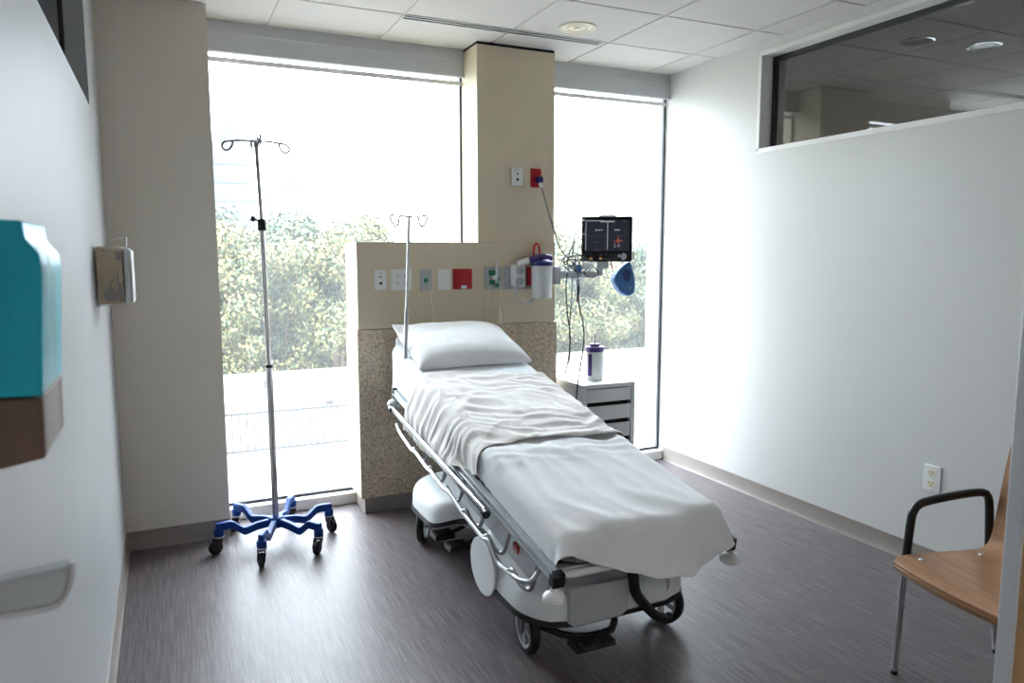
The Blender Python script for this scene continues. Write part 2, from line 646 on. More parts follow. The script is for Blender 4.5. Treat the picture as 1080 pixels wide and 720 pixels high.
ext_window('window_1', .25, 1.712)
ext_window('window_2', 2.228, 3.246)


def clerestory(name, xg, xin, xout, y0, y1, z0, z1, sgn):
    w = struct(name, B((xg-.004, y0+.02, z0+.02), (xg+.004, y1-.02, z1-.02)), 'glass_tint')
    mb = MB()
    t = .014
    a, b = min(xin, xout), max(xin, xout)
    mb.box((a, y0, z0), (b, y1, z0+t)); mb.box((a, y0, z1-t), (b, y1, z1))
    mb.box((a, y0, z0), (b, y0+t, z1)); mb.box((a, y1-t, z0), (b, y1, z1))
    # casing on the wall face
    f0, f1 = (xin-.006, xin+.004) if sgn > 0 else (xin-.004, xin+.002)
    if sgn > 0:
      mb.box((f0, y0-.012, z0-.014), (f1, y1+.012, z0+t)); mb.box((f0, y0-.012, z1-t), (f1, y1+.012, z1+.012))
      mb.box((f0, y0-.012, z0), (f1, y0+t, z1)); mb.box((f0, y1-t, z0), (f1, y1+.012, z1))
    obj('window_frame', mb, 'white_frame' if sgn > 0 else 'greypanel', w, .0015)
    mb = MB()
    g = .028
    mb.box((xg-.012, y0+t, z0+t), (xg+.012, y1-t, z0+t+.010)); mb.box((xg-.012, y0+t, z1-t-g), (xg+.012, y1-t, z1-t))
    mb.box((xg-.012, y0+t, z0+t), (xg+.012, y0+t+g, z1-t)); mb.box((xg-.012, y1-t-g, z0+t), (xg+.012, y1-t, z1-t))
    obj('gasket', mb, 'frame_dark', w)


clerestory('window_3', 3.345, XR, 3.45, .35, 3.49, 2.107, 2.668, 1)
clerestory('window_4', -.33, XL, -.395, .35, 3.584, 2.094, 2.66, -1)


def baseboard(name, pts):
    """pts: list of (x,y) wall-line points, (nx,ny) the room side"""
    mb = MB()
    for (x0, y0, x1, y1, nx, ny) in pts:
        pr = [(0, 0), (.016, 0), (.013, .006), (.007, .016), (.006, .094), (0, .096)]
        ra = [Vector((x0+nx*d, y0+ny*d, z)) for d, z in pr]
        rb = [Vector((x1+nx*d, y1+ny*d, z)) for d, z in pr]
        mb.loft([ra, rb])
    struct(name, mb, 'base')


baseboard('baseboard_right', [(XR, -.25, XR, 4.345, -1, 0)])
baseboard('baseboard_left', [(XL, -.25, XL, 4.113, 1, 0)])
baseboard('baseboard_back', [(XL, 4.113, .25, 4.113, 0, -1)])
baseboard('baseboard_front', [(1.6, -.25, XR, -.25, 0, 1)])

# open door leaf at the right edge of the view
d = struct('door_1', B((1.602, -.22, .01), (1.645, .912, 2.12)), 'door_wood', .002)
obj('edge_strip', B((1.596, .900, .012), (1.650, .937, 2.118)), 'door_metal', d, .004)
mb = MB().tube([(1.600, .845, 1.0), (1.54, .845, 1.0), (1.54, .73, 1.0)], .010, 10)
obj('door_handle', mb, 'satin', d)
mb = MB()
mb.box((1.55, -.41, 0), (1.60, -.235, 2.17)); mb.box((XL, -.41, 2.12), (1.60, -.235, 2.17))
struct('trim_door_frame', mb, 'door_metal', .002)

# unlit downlights next door, plus an unseen lit one added to brighten that room
def downlight(x, y, on, label, energy=0):
    t = thing('ceiling_downlight', label, 'light', (x, y, CZ))
    m = Matrix.Translation((x, y, CZ))
    obj('trim_ring', MB().lathe([(.083, -.006), (.095, -.004), (.097, .0), (.083, .002), (.08, -.002)], 32, m, cap=False), 'chrome', t)
    obj('reflector', MB().lathe([(.082, -.003), (.07, -.0015), (.0, -.001)], 32, m, cap=False), 'white_pl' if on else 'rod', t)
    if on:
        l = lamp('downlight_fill', (x, y, CZ-.012), .14, energy)
        l.parent = t
        l.location = (0, 0, -.012)
    return t


for k, px_ in enumerate((1.3, 2.9)):  # unseen corridor panels, added as fill light for surfaces facing the camera
    t = thing('corridor_fill_light', 'added unseen fill light panel in the corridor ceiling behind the doorway, ' + ('nearer the doorway' if k == 0 else 'farther from the doorway'), 'light', (px_, -1.3, CZ), 0)
    mb = MB().box((px_-.61, -1.61, CZ-.012), (px_+.61, -1.60, CZ)).box((px_-.61, -1.0, CZ-.012), (px_+.61, -.99, CZ)).box((px_-.62, -1.61, CZ-.012), (px_-.61, -.99, CZ)).box((px_+.61, -1.61, CZ-.012), (px_+.62, -.99, CZ))
    obj('frame', mb, 'grid', t)
    obj('diffuser', B((px_-.60, -1.595, CZ-.006), (px_+.60, -1.005, CZ-.001)), 'fill_panel', t)
downlight(4.05, 3.08, False, 'faint dark disc downlight left of the chrome ring seen through the high right pane', 0)
downlight(4.5, 2.974, False, 'chrome ring downlight seen through the high glass pane at top right', 0)
downlight(5.2, 1.4, True, 'added unseen fill downlight deeper in the room next door', 9)

# air slots
def slot(x0, x1, y, label):
    t = thing('air_slot_diffuser', label, 'air vent', (x0, y, CZ))
    mb = MB()
    for dy in (-.036, -.003, .030):
        mb.box((x0, y+dy, CZ-.006), (x1, y+dy+.006, CZ-.0005))
    mb.box((x0-.004, y-.036, CZ-.006), (x0, y+.036, CZ-.0005)); mb.box((x1, y-.036, CZ-.006), (x1+.004, y+.036, CZ-.0005))
    obj('frame', mb, 'grid', t)
    obj('slot_opening', B((x0, y-.030, CZ-.003), (x1, y+.030, CZ-.0008)), 'dark_gap', t)


slot(1.192, 2.39, 3.887, 'long black double slot air vent in the ceiling before the column')
slot(5.52, 6.75, 3.79, 'black double slot air vent seen through the high right pane')

# round ceiling speaker / detector
t = thing('smoke_detector', 'round cream disc detector on the ceiling right of the column top', 'smoke detector', (2.116, 3.682, CZ))
m = Matrix.Translation((2.116, 3.682, CZ))
obj('rim', MB().lathe([(.078, -.003), (.092, -.010), (.103, -.006), (.104, -.0005), (.078, -.0005)], 32, m, cap=False), 'plate_ivory', t)
obj('cone', MB().lathe([(.0, -.012), (.018, -.012), (.02, -.005), (.05, -.004), (.055, -.009), (.06, -.004), (.08, -.003)], 32, m, cap=False), 'plate_ivory', t)

# ------------------------------------------------------------------ cloth solver (small position-based solver)
MX0, MHW, MY0, MY1, MTH = 1.435, .325, 1.985, 3.95, .10


def prof(y):
    y = np.asarray(y, float)
    return np.where(y < 2.7, .590+.180*(y-1.985), .590+.180*.715+.228*(y-2.7))


def sd_push(P, cx, hx, y0, y1, wtop, wbot, rad, off):
    """push points out of a rounded box that follows the mattress slope"""
    u = P[..., 0]-cx
    yc, hy = (y0+y1)/2, (y1-y0)/2
    v = P[..., 1]-yc
    wc, hw_ = (wtop+wbot)/2, (wtop-wbot)/2
    w = P[..., 2]-prof(P[..., 1])-wc
    q = np.stack([np.abs(u)-(hx-rad), np.abs(v)-(hy-rad), np.abs(w)-(hw_-rad)], -1)
    qp = np.maximum(q, 0)
    ln = np.linalg.norm(qp, axis=-1)
    mxq = q.max(-1)
    d = np.where(mxq > 0, ln, mxq)-rad-off
    g = np.where((mxq > 0)[..., None], qp/np.maximum(ln, 1e-9)[..., None], (q == mxq[..., None]).astype(float))
    g = g*np.sign(np.stack([u, v, w], -1))
    hit = d < 0
    P -= np.where(hit[..., None], g*d[..., None], 0)
    return hit


def simulate(P, L, steps=130, iters=14, off=.004, fric=.7, bend=.25, extra=(), pin=None):
    P = P.copy()
    PIN = P[pin].copy() if pin is not None else None
    V = np.zeros_like(P)
    def rest(a, b):
        return np.linalg.norm(L[a]-L[b], axis=-1)
    cons = []
    n, m = P.shape[:2]
    for k, st in ((1, 1.0), (2, bend)):
        for par in range(2*k):
            i = np.arange(par, n-k, 2*k)
            if len(i): cons.append((np.s_[i, :], np.s_[i+k, :], rest(np.s_[i, :], np.s_[i+k, :]), st))
            j = np.arange(par, m-k, 2*k)
            if len(j): cons.append((np.s_[:, j], np.s_[:, j+k], rest(np.s_[:, j], np.s_[:, j+k]), st))
    for par in range(2):
        i = np.arange(par, n-1, 2)
        for (ja, jb) in ((np.arange(0, m-1), np.arange(1, m)), (np.arange(1, m), np.arange(0, m-1))):
            a, b = np.ix_(i, ja), np.ix_(i+1, jb)
            cons.append((a, b, rest(a, b), .25))
    dt = 1/60.
    for s in range(steps):
        prev = P.copy()
        V[..., 2] -= 9.8*dt
        V *= .975
        P = P+V*dt
        for it in range(iters):
            for a, b, r, st in cons:
                dlt = P[b]-P[a]
                ln = np.linalg.norm(dlt, axis=-1)
                c = (st*.5*(ln-r)/np.maximum(ln, 1e-9))[..., None]*dlt
                P[a] += c
                P[b] -= c
            if pin is not None:
                P[pin] = PIN
            hit = sd_push(P, MX0, MHW, MY0, MY1, 0, -MTH, .035, off)
            for bx in extra:
                hit |= sd_push(P, *bx, off)
        mv = P-prev
        mv[..., :] = np.where(hit[..., None], mv*np.array([1-fric, 1-fric, .6]), mv)
        P = prev+mv
        V = np.clip((P-prev)/dt, -2.5, 2.5)
    return P


def cloth_obj(name, P, m, thick=.0025, smooth=1):
    n, k = P.shape[:2]
    for _ in range(smooth):
        Q = P.copy()
        Q[1:-1, 1:-1] = .5*P[1:-1, 1:-1]+.125*(P[2:, 1:-1]+P[:-2, 1:-1]+P[1:-1, 2:]+P[1:-1, :-2])
        P = Q
    mb = MB()
    mb.v = [Vector(p) for p in P.reshape(-1, 3)]
    mb.f = [(i*k+j, i*k+j+1, (i+1)*k+j+1, (i+1)*k+j) for i in range(n-1) for j in range(k-1)]
    o = obj(name, mb, m, ang=180)
    so = o.modifiers.new('solid', 'SOLIDIFY')
    so.thickness = thick
    so.offset = 1 if True else 0
    b = o.modifiers.new('sub', 'SUBSURF')
    b.levels = 1
    b.render_levels = 1
    return o


# ------------------------------------------------------------------ stretcher bed
FY, FZ, FS = 1.98, .487, .166
fa = math.atan(FS)
fc, fs_ = math.cos(fa), math.sin(fa)
FX = 1.435


def LT(u, v, w):
    return Vector((FX+u, FY+v*fc-w*fs_, FZ+v*fs_+w*fc))


LM = Matrix.Translation((FX, FY, FZ)) @ Matrix.Rotation(fa, 4, 'X')
bed = thing('hospital_stretcher', 'wheeled hospital stretcher with chrome side rails and pale plastic base', 'hospital bed', (1.45, 2.95, 0))

# litter frame
mb = MB()
for s in (-1, 1):
    mb.box((s*.35-.016, 0, -.024), (s*.35+.016, 1.84, 0), LM)
    mb.box((s*.35-.022, .02, -.030), (s*.35+.022, 1.82, -.020), LM)
mb.box((-.34, .03, -.045), (.34, .07, -.005), LM)
mb.box((-.34, 1.77, -.045), (.34, 1.81, -.005), LM)
mb.box((-.34, .75, -.045), (.34, .80, -.010), LM)
obj('litter_frame', mb, 'frame_grey', bed, .003)
mb = MB().box((-.33, .05, -.02), (.33, 1.80, -.006), LM)
obj('litter_deck', mb, 'dark_fab', bed)
mb = MB()
yb0, yb1 = 2.70, 3.92
mb.loft([[Vector((FX+u, y, float(prof(y))-MTH-.004+dz)) for u, dz in ((-.31, 0), (.31, 0), (.31, -.025), (-.31, -.025))] for y in (yb0, (yb0+yb1)/2, yb1)])
obj('backrest_panel', mb, 'dark_fab', bed)
for s in (-1, 1):
    mb = MB().tube([(FX+s*.2, 3.55, float(prof(3.55))-MTH-.03), (FX+s*.2, 3.1, LT(0, 1.15, -.03).z)], .012)
    obj('backrest_strut', mb, 'satin', bed)
for s in (-1, 1):
    for v0, v1 in ((-.012, .022), (1.818, 1.845)):
        p = LM
        mb = MB().box((s*.35-.022, v0, -.044), (s*.35+.022, v1, .004), p)
        obj('corner_cap', mb, 'black_gloss', bed, .004)
        c = LT(s*.36, v0+.015, -.042)
        bell = Matrix.Translation(c)
        mb = MB().lathe([(.012, .0), (.013, -.014), (.030, -.022), (.037, -.034), (.036, -.046), (.026, -.054), (.0, -.056)], 24, bell)
        obj('bumper', mb, 'white_pl', bed)
# push tube across the foot and head
mb = MB().tube([LT(-.335, .03, -.02), LT(-.30, .022, -.024), LT(.30, .022, -.024), LT(.335, .03, -.02)], .013, 12)
obj('foot_tube', mb, 'white_pl', bed)
mb = MB().tube([LT(-.335, 1.82, -.02), LT(-.25, 1.86, -.02), LT(.25, 1.86, -.02), LT(.335, 1.82, -.02)], .013, 12)
obj('head_tube', mb, 'white_pl', bed)
# litter side skirts, label
for s in (-1, 1):
    mb = MB().prism([(.05, -.028), (1.25, -.028), (1.15, -.085), (.85, -.15), (.2, -.15), (.08, -.11)], -.003, .003,
                    LM @ Matrix.Translation((s*.336, 0, 0)) @ Matrix(((0, 0, 1, 0), (1, 0, 0, 0), (0, 1, 0, 0), (0, 0, 0, 1))))
    obj('side_skirt', mb, 'frame_grey', bed, .001)
mb = MB().box((-.345, .300, -.104), (-.3385, .340, -.074), LM)
lb = obj('warning_label', mb, 'red', bed)
mb = MB().box((-.3475, .304, -.086), (-.3445, .336, -.082), LM).box((-.3475, .304, -.096), (-.3445, .328, -.092), LM)
obj('label_lettering', mb, 'white_pl', lb)

# side rails (folded down)
low = [(1.030, 3.60, .640), (1.030, 3.544, .609), (1.030, 3.351, .567), (1.030, 3.291, .573), (1.030, 3.117, .537), (1.030, 3.071, .540), (1.030, 2.912, .508),
       (1.030, 2.851, .515), (1.030, 2.690, .475), (1.030, 2.656, .470), (1.030, 2.481, .443), (1.030, 2.412, .453),
       (1.030, 2.335, .397), (1.030, 2.234, .401), (1.032, 2.150, .405), (1.05, 2.10, .418), (1.085, 2.11, .452)]
top0, top1 = Vector((1.030, 3.675, .703)), Vector((1.030, 2.455, .548))


def mir(p, s):
    p = Vector(p)
    return p if s < 0 else Vector((2*FX-p.x, p.y, p.z))


for s in (-1, 1):
    dirv = (mir(top1, s)-mir(top0, s)).normalized()
    mb = MB().tube([mir(top0, s)+Vector((0, 0, .010)), mir(top1, s)+Vector((0, 0, .010))], .0075, 12)
    rail = obj('side_rail', mb, 'chrome', bed)
    sh = Vector((-.012*s*-1, 0, -.012))
    mb = MB().tube([mir(top0, s)+Vector((-s*.010, 0, -.006)), mir(top1, s)+Vector((-s*.010, 0, -.006))], .015, 10)
    obj('rail_grip', mb, 'black_gloss', rail)
    for e, f in ((top0, -1), (top1, 1)):
        a = mir(e, s)-dirv*f*.004
        mb = MB().tube([a+Vector((0, 0, 0)), a+dirv*f*.028], .0165, 12)
        obj('rail_end_cap', mb, 'black_gloss', rail)
    mb = MB().tube(fillet([mir(p, s) for p in low], .025), .0085, 10)
    obj('lower_rail', mb, 'satin', rail)
    # folding hoops between frame and lower rail
    for (yl, zl, yt) in ((3.351, .567, 3.28), (3.117, .537, 3.02), (2.912, .508, 2.79), (2.690, .475, 2.58), (2.47, .447, 2.33), (2.25, .402, 2.13)):
        zt = FZ+FS*(yt-FY)-.03
        a = mir((1.030, yl, zl), s)
        e = mir((1.082, yt, zt), s)
        b_ = mir((1.036, yl-.035, zl+.012), s)
        c_ = mir((1.046, yl-.075, zl-.022), s)
        d_ = mir((1.066, yl-.115, zl-.022), s)
        e = mir((1.080, yl-.135, FZ+FS*(yl-.135-FY)-.03), s)
        mb = MB().tube([a, b_, c_, d_, e], .0085, 9, smooth=5)
        obj('rail_post', mb, 'satin', rail)

# mattress
rings = []
for i, y in enumerate(np.linspace(MY0, MY1, 41)):
    e = min(y-MY0, MY1-y)
    ins = .03*(1-min(1, e/.03))**2
    zt = float(prof(y))
    o2 = rrect(2*(MHW-ins), MTH-1.2*ins, .035, 5)
    rings.append([Vector((MX0+a, y, zt-MTH/2+b)) for a, b in o2])
mb = MB().loft(rings)
obj('mattress', mb, 'matt', bed)

# base hood (moulded cover) – two saddles over the wheels joined by a narrower waist
BX = 1.452
ys = np.linspace(2.16, 3.74, 49)


def hood_sec(y, grow=0, only_trim=False):
    t0 = min(y-2.16, 3.74-y)
    rnd_ = math.sqrt(max(0, 1-(1-min(1, t0/.20))**2))
    mid = math.exp(-((y-2.98)/.23)**4)
    hwid = (.352-.13*mid)*(.55+.45*rnd_)+grow
    zt = .285+.075*rnd_+.035*mid
    zb = .205+.075*mid
    return hwid, zt, zb


rings, trim = [], []
for y in ys:
    h, zt, zb = hood_sec(y)
    r = []
    N = 20
    for i in range(N+1):
        a = PI*i/N
        ca, sa = math.cos(a), math.sin(a)
        r.append(Vector((BX+h*math.copysign(abs(ca)**.45, ca), y, zb+(zt-zb)*abs(sa)**.55)))
    rings.append(r)
    trim.append([Vector((BX+(h+.006)*k, y, zb+dz)) for k, dz in ((1, .004), (1, -.018), (-1, -.018), (-1, .004))])
mb = MB().loft(rings)
hood = obj('base_hood', mb, 'hood', bed, ang=50)
obj('hood_trim', MB().loft(trim), 'black', hood)
# foot panel below hood, oval side panels
mb = MB().prism([(-.235, .335), (-.235, .205), (-.215, .19), (-.02, .19), (.012, .21), (.02, .33)], -.010, .010,
                Matrix.Translation((1.462, 2.165, 0)) @ Matrix(((1, 0, 0, 0), (0, 0, 1, 0), (0, 1, 0, 0), (0, 0, 0, 1))))
obj('foot_panel', mb, 'greypanel', bed, .004)
for s in (-1, 1):
    ov = [(2.62+.125*math.cos(a), .262+.115*math.sin(a)) for a in np.linspace(0, 2*PI, 32, endpoint=False)]
    mb = MB().prism(ov, -.006, .006, Matrix.Translation((BX+s*.358, 0, 0)) @ Matrix(((0, 0, 1, 0), (1, 0, 0, 0), (0, 1, 0, 0), (0, 0, 0, 1))))
    obj('side_panel', mb, 'hood', bed, .003)
# lifting columns
for y in (2.55, 3.40):
    zt = FZ+FS*(y-FY)-.06
    m_ = Matrix.Translation((BX, y, 0))
    mb = MB().lathe([(.085, .34), (.085, zt-.12), (.07, zt-.11), (.07, zt)], 24, m_)
    obj('lift_column', mb, 'greypanel', bed)
for y in (2.45, 3.30):
    obj('lift_bracket', B((BX-.2, y, FZ+FS*(y-FY)-.075), (BX+.2, y+.2, FZ+FS*(y-FY)-.05)), 'frame_grey', bed)
# base chassis and axles
mb = MB()
for y in (2.40, 3.56):
    mb.box((BX-.27, y-.03, .185), (BX+.27, y+.03, .225))
mb.box((BX-.05, 2.3, .17), (BX+.05, 3.7, .215))
obj('chassis', mb, 'black', bed, .004)


def wheel(name, x, y, rz, r=.101, wd=.036):
    m_ = Matrix.Translation((x, y, r)) @ Matrix.Rotation(rz, 4, 'Z') @ Matrix.Rotation(PI/2, 4, 'Y')
    mb = MB().lathe([(r*.78, -wd/2), (r*.93, -wd/2), (r, -wd*.28), (r, wd*.28), (r*.93, wd/2), (r*.78, wd/2)], 40, m_, cap=False)
    mb.lathe([(r*.78, wd/2), (r*.78, -wd/2)], 40, m_, cap=False)
    w_ = obj('caster_wheel', mb, 'black', bed, ang=60)
    mb = MB()
    mb.lathe([(r*.68, -wd*.42), (r*.79, -wd*.46), (r*.79, wd*.46), (r*.68, wd*.42), (r*.68, -wd*.42)], 40, m_, cap=False)
    mb.lathe([(.0, -wd*.6), (.018, -wd*.6), (.022, -wd*.3), (.022, wd*.3), (.018, wd*.6), (.0, wd*.6)], 20, m_)
    for k in range(5):
        mm = m_ @ Matrix.Rotation(2*PI*k/5, 4, 'Z')
        mb.box((.015, -.010, -wd*.3), (r*.72, .010, wd*.3), mm)
    obj('wheel_hub', mb, 'greypanel', w_)
    # fork
    mb = MB()
    mf = Matrix.Translation((x, y, 0)) @ Matrix.Rotation(rz, 4, 'Z')
    for sd in (-1, 1):
        mb.prism([(-.02, r-.018), (.02, r-.018), (.035, .19), (.03, .212), (-.035, .212), (-.03, .18)], sd*.024-.003, sd*.024+.003,
                 mf @ Matrix(((0, 0, 1, 0), (1, 0, 0, 0), (0, 1, 0, 0), (0, 0, 0, 1))))
    mb.box((-.027, -.035, .205), (.027, .035, .222), mf)
    obj('caster_fork', mb, 'black', w_, .002)


wheel('w', 1.174, 2.39, math.radians(-4))
wheel('w', 1.772, 2.36, math.radians(22))
wheel('w', 1.160, 3.585, math.radians(-32))
wheel('w', 1.745, 3.575, math.radians(-10))
# pedals
def pedal(x, y, z, w_, l_, rz=0):
    m_ = Matrix.Translation((x, y, z)) @ Matrix.Rotation(rz, 4, 'Z')
    mb = MB().box((-w_/2, -l_/2, -.012), (w_/2, l_/2, .012), m_)
    for k in range(4):
        yy = -l_/2+l_*(k+.5)/4
        mb.box((-w_/2+.006, yy-.006, .012), (w_/2-.006, yy+.006, .016), m_)
    p = obj('foot_pedal', mb, 'black', bed, .004)
    mb = MB().tube([(x+.03, y, z), (x+.10, y, z+.02), (BX-.12, y, .19)], .010, 8)
    obj('pedal_arm', mb, 'black', p)


pedal(1.165, 3.30, .140, .10, .085)
pedal(1.190, 3.17, .125, .10, .085)
mb = MB().tube([(1.15, 3.47, .185), (1.30, 3.47, .19)], .028, 14)
obj('brake_grip', mb, 'black', bed)
mb = MB().tube([(1.16, 3.46, .195), (1.24, 3.30, .19), (1.30, 3.15, .2)], .010, 8, smooth=4)
obj('brake_rod', mb, 'satin', bed)
# foot-end brake and steer pedals
mb = MB().box((1.24, 2.12, .105), (1.40, 2.20, .128)).box((1.26, 2.10, .120), (1.31, 2.15, .134)).box((1.33, 2.10, .120), (1.38, 2.15, .134))
p = obj('foot_pedal', mb, 'black', bed, .005)
mb = MB().tube([(1.21, 2.33, .118), (1.28, 2.22, .118), (1.43, 2.20, .12), (1.50, 2.3, .17)], .014, 9, smooth=3)
obj('pedal_arm', mb, 'black', p)
mb = MB().tube([(1.255, 2.26, .145), (1.315, 2.24, .225)], .012, 10)
obj('pedal_link', mb, 'satin', p)
mb = MB().tube([(1.492, 2.16, .360), (1.496, 2.15, .285), (1.525, 2.15, .235), (1.60, 2.165, .155), (1.655, 2.18, .125), (1.685, 2.19, .122)], [.021, .017], 10, smooth=3)
lv = obj('steer_lever', mb, 'black', bed)
mb = MB().tube([(1.64, 2.18, .345), (1.66, 2.17, .27), (1.64, 2.17, .235), (1.565, 2.17, .195)], .008, 8, smooth=3)
obj('lever_bracket', mb, 'greypanel', lv)
mb = MB().box((1.585, 2.14, .34), (1.70, 2.20, .378))
obj('lever_housing', mb, 'black', lv, .006)

# IV pole that belongs to the bed
pb, pt = Vector((1.118, 3.745, .735)), Vector((1.152, 3.722, 1.69))
mid = pb.lerp(pt, .50)
mb = MB().tube([pb, mid], .0105, 12)
ivp = obj('iv_pole', mb, 'satin', bed)
mb = MB().tube([mid, pt], .0075, 12)
obj('pole_extension', mb, 'chrome', ivp)
mb = MB().lathe([(.016, -.03), (.016, .02), (.011, .026)], 16, Matrix.Translation(pb+Vector((0, 0, .02))))
obj('pole_socket', mb, 'black', ivp)
q = pt
hk = [(-.015, -.065), (-.028, -.050), (-.082, -.022)]
for sg in (-1, 1):
    pts = [(0, 0, 0), (sg*.028, 0, .003), (sg*.050, 0, 0), (sg*.055, 0, -.030), (sg*.066, 0, -.048), (sg*.082, 0, -.040), (sg*.098, 0, -.010), (sg*.090, 0, .008), (sg*.072, 0, .004)]
    mb = MB().tube([q+Vector(a) for a in pts], .0048, 8, smooth=4)
    obj('pole_hook', mb, 'rod', ivp)

# ------------------------------------------------------------------ bedding
rng = np.random.default_rng(5)


def smooth_noise(n, m, sc, seed):
    out = np.zeros((n, m))
    for i in range(n):
        for j in range(m):
            out[i, j] = noise.noise(Vector((i*sc, j*sc, seed)))
    return out


def wrinkle(n, m, S, T, kind):
    H = np.zeros((n, m))
    for i in range(n):
        for j in range(m):
            x, y = S[i, j], T[i, j]
            wx = noise.noise(Vector((x*3, y*3, 2.0)))
            wy = noise.noise(Vector((x*2.2+7, y*3, 5.0)))
            if kind == 2:
                ycurve = y+.16*x-.30*max(0, -x-.12)**1.3*2+.06*wy
                ycurve += .05*noise.noise(Vector((x*5, y*4, 40)))
                a = 1-abs(noise.noise(Vector((x*3.8+wx*2.2, ycurve*8.5, 1))))*2
                b = 1-abs(noise.noise(Vector((x*6.5+wx*2.2, ycurve*17, 9))))*2
                c = noise.noise(Vector((x*3, y*5, 14)))
                d = 1-abs(noise.noise(Vector((x*7+y*4, (y-.9*x)*11, 19))))*2
                lft = max(0, min(1, (-x-.26)/.06))
                vf = 1-abs(noise.noise(Vector((y*13+wx, x*2.0, 55))))*2
                H[i, j] = (1-lft)*(.007*max(-.2, a)+.0075*max(-.3, b)+.007*c+.010*d*max(0, c+.4))+lft*.012*vf
            elif kind == 1:
                a = 1-abs(noise.noise(Vector((x*8+wx*.8+y*1.5, y*1.3+wy*.5, 3))))*2
                b = 1-abs(noise.noise(Vector((x*4+wx, (y+.3*x)*13+wy, 8))))*2
                near = math.exp(-((y-2.58)/.10)**2)
                front = max(0, min(1, (2.25-y)/.2))
                c = 1-abs(noise.noise(Vector(((x+.5*(y-2))*9, (y+.2*x)*2.2, 30))))*2
                H[i, j] = .0085*max(-.3, a)+.015*near*max(-.2, b)+.013*front*max(-.3, c)+.006*wx
            else:
                a = 1-abs(noise.noise(Vector((x*3+wx, y*14+wy, 3))))*2
                b = 1-abs(noise.noise(Vector((x*10+y*6, y*3, 6))))*2
                H[i, j] = .003*a+.003*b*max(0, min(1, (-x-.2)/.1))
    return H


# fitted sheet at the head end
s_ = np.linspace(-.33-.17, .33+.13, 62)
t_ = np.linspace(3.10, 4.02, 66)
S, T = np.meshgrid(s_, t_, indexing='ij')
P0 = np.stack([MX0+S, T, prof(T)+.012+.004*smooth_noise(62, 66, .22, 3)], -1)
Lr = np.stack([S*1.01, T*1.01, 0*S], -1)
WF = wrinkle(62, 66, S, T, 0)
PF = simulate(P0, Lr, steps=90, off=.004, fric=.9, pin=np.s_[14:-12, -4:])
PF[..., 2] += WF
tag(cloth_obj('fitted_sheet', PF, 'sheet_blue'), 'pale bluish sheet showing in front of and beside the pillow', 'sheet')

# smooth top sheet over the foot half, falling over the foot end
n1_, m1_ = 64, 74
s_ = np.linspace(-.33-.085, .33+.085, n1_)
tt = np.linspace(0, 1, m1_)
S, Q = np.meshgrid(s_, tt, indexing='ij')
sr = (S+.33)/.66
hang = np.interp(sr, [-.15, .0, .15, .3, .5, .75, .92, 1.02, 1.15], [-.06, .03, .08, .13, .18, .21, .16, .06, -.09])
T = (MY0-hang)+(2.92-(MY0-hang))*Q
P0 = np.stack([MX0+S, T, prof(T)+.014+.006*smooth_noise(n1_, m1_, .12, 8)], -1)
Lr = np.stack([S*1.02, T*1.0, 0*S], -1)
WS = wrinkle(n1_, m1_, S, T, 1)
PS = simulate(P0, Lr, steps=90, iters=24, off=.007, fric=.85, bend=.35, pin=np.s_[10:-10, -6:])
PS[..., 2] += WS
tag(cloth_obj('top_sheet', PS, 'sheet_white', smooth=1), 'smooth white sheet draped over the foot end of the stretcher', 'sheet')

# crumpled draw sheet across the middle
n2_, m2_ = 104, 112
S, Q = np.meshgrid(np.linspace(0, 1, n2_), np.linspace(0, 1, m2_), indexing='ij')
S = (-.33-.065-.115*np.clip(Q*1.5, 0, 1)**.8)*(1-S)+(.33+.11)*S
sr = (S+.33)/.66
ylo = 2.665+.02*np.sin(sr*5)
yhi = 3.47-.12*sr+.015*np.sin(sr*7)
T = ylo+(yhi-ylo)*Q
wob = .020*smooth_noise(n2_, m2_, .085, 21)+.012*smooth_noise(n2_, m2_, .19, 33)
ridg = .012*np.sin(Q*58+3.2*smooth_noise(n2_, m2_, .05, 4)*4+sr*3)
P0 = np.stack([MX0+S, T, prof(T)+.024], -1)
Lr = np.stack([S*1.04, T*1.06, 0*S], -1)
WD = wrinkle(n2_, m2_, S, T, 2)
PD = simulate(P0, Lr, steps=75, off=.013, fric=.96, bend=.18, extra=((MX0, .372, 1.98, 3.82, -.135, -.20, .012),))
PD[..., 2] += WD*np.clip((S+.40)/.10, .25, 1)
PD[..., 0] -= WD*np.clip((-.30-S)/.06, 0, 1)*.9
PD[..., 2] += .006*np.exp(-((Q-.025)/.03)**2)
tag(cloth_obj('draw_sheet', PD, 'sheet_warm', smooth=1), 'crumpled off-white draw sheet bunched across the middle of the stretcher', 'sheet')

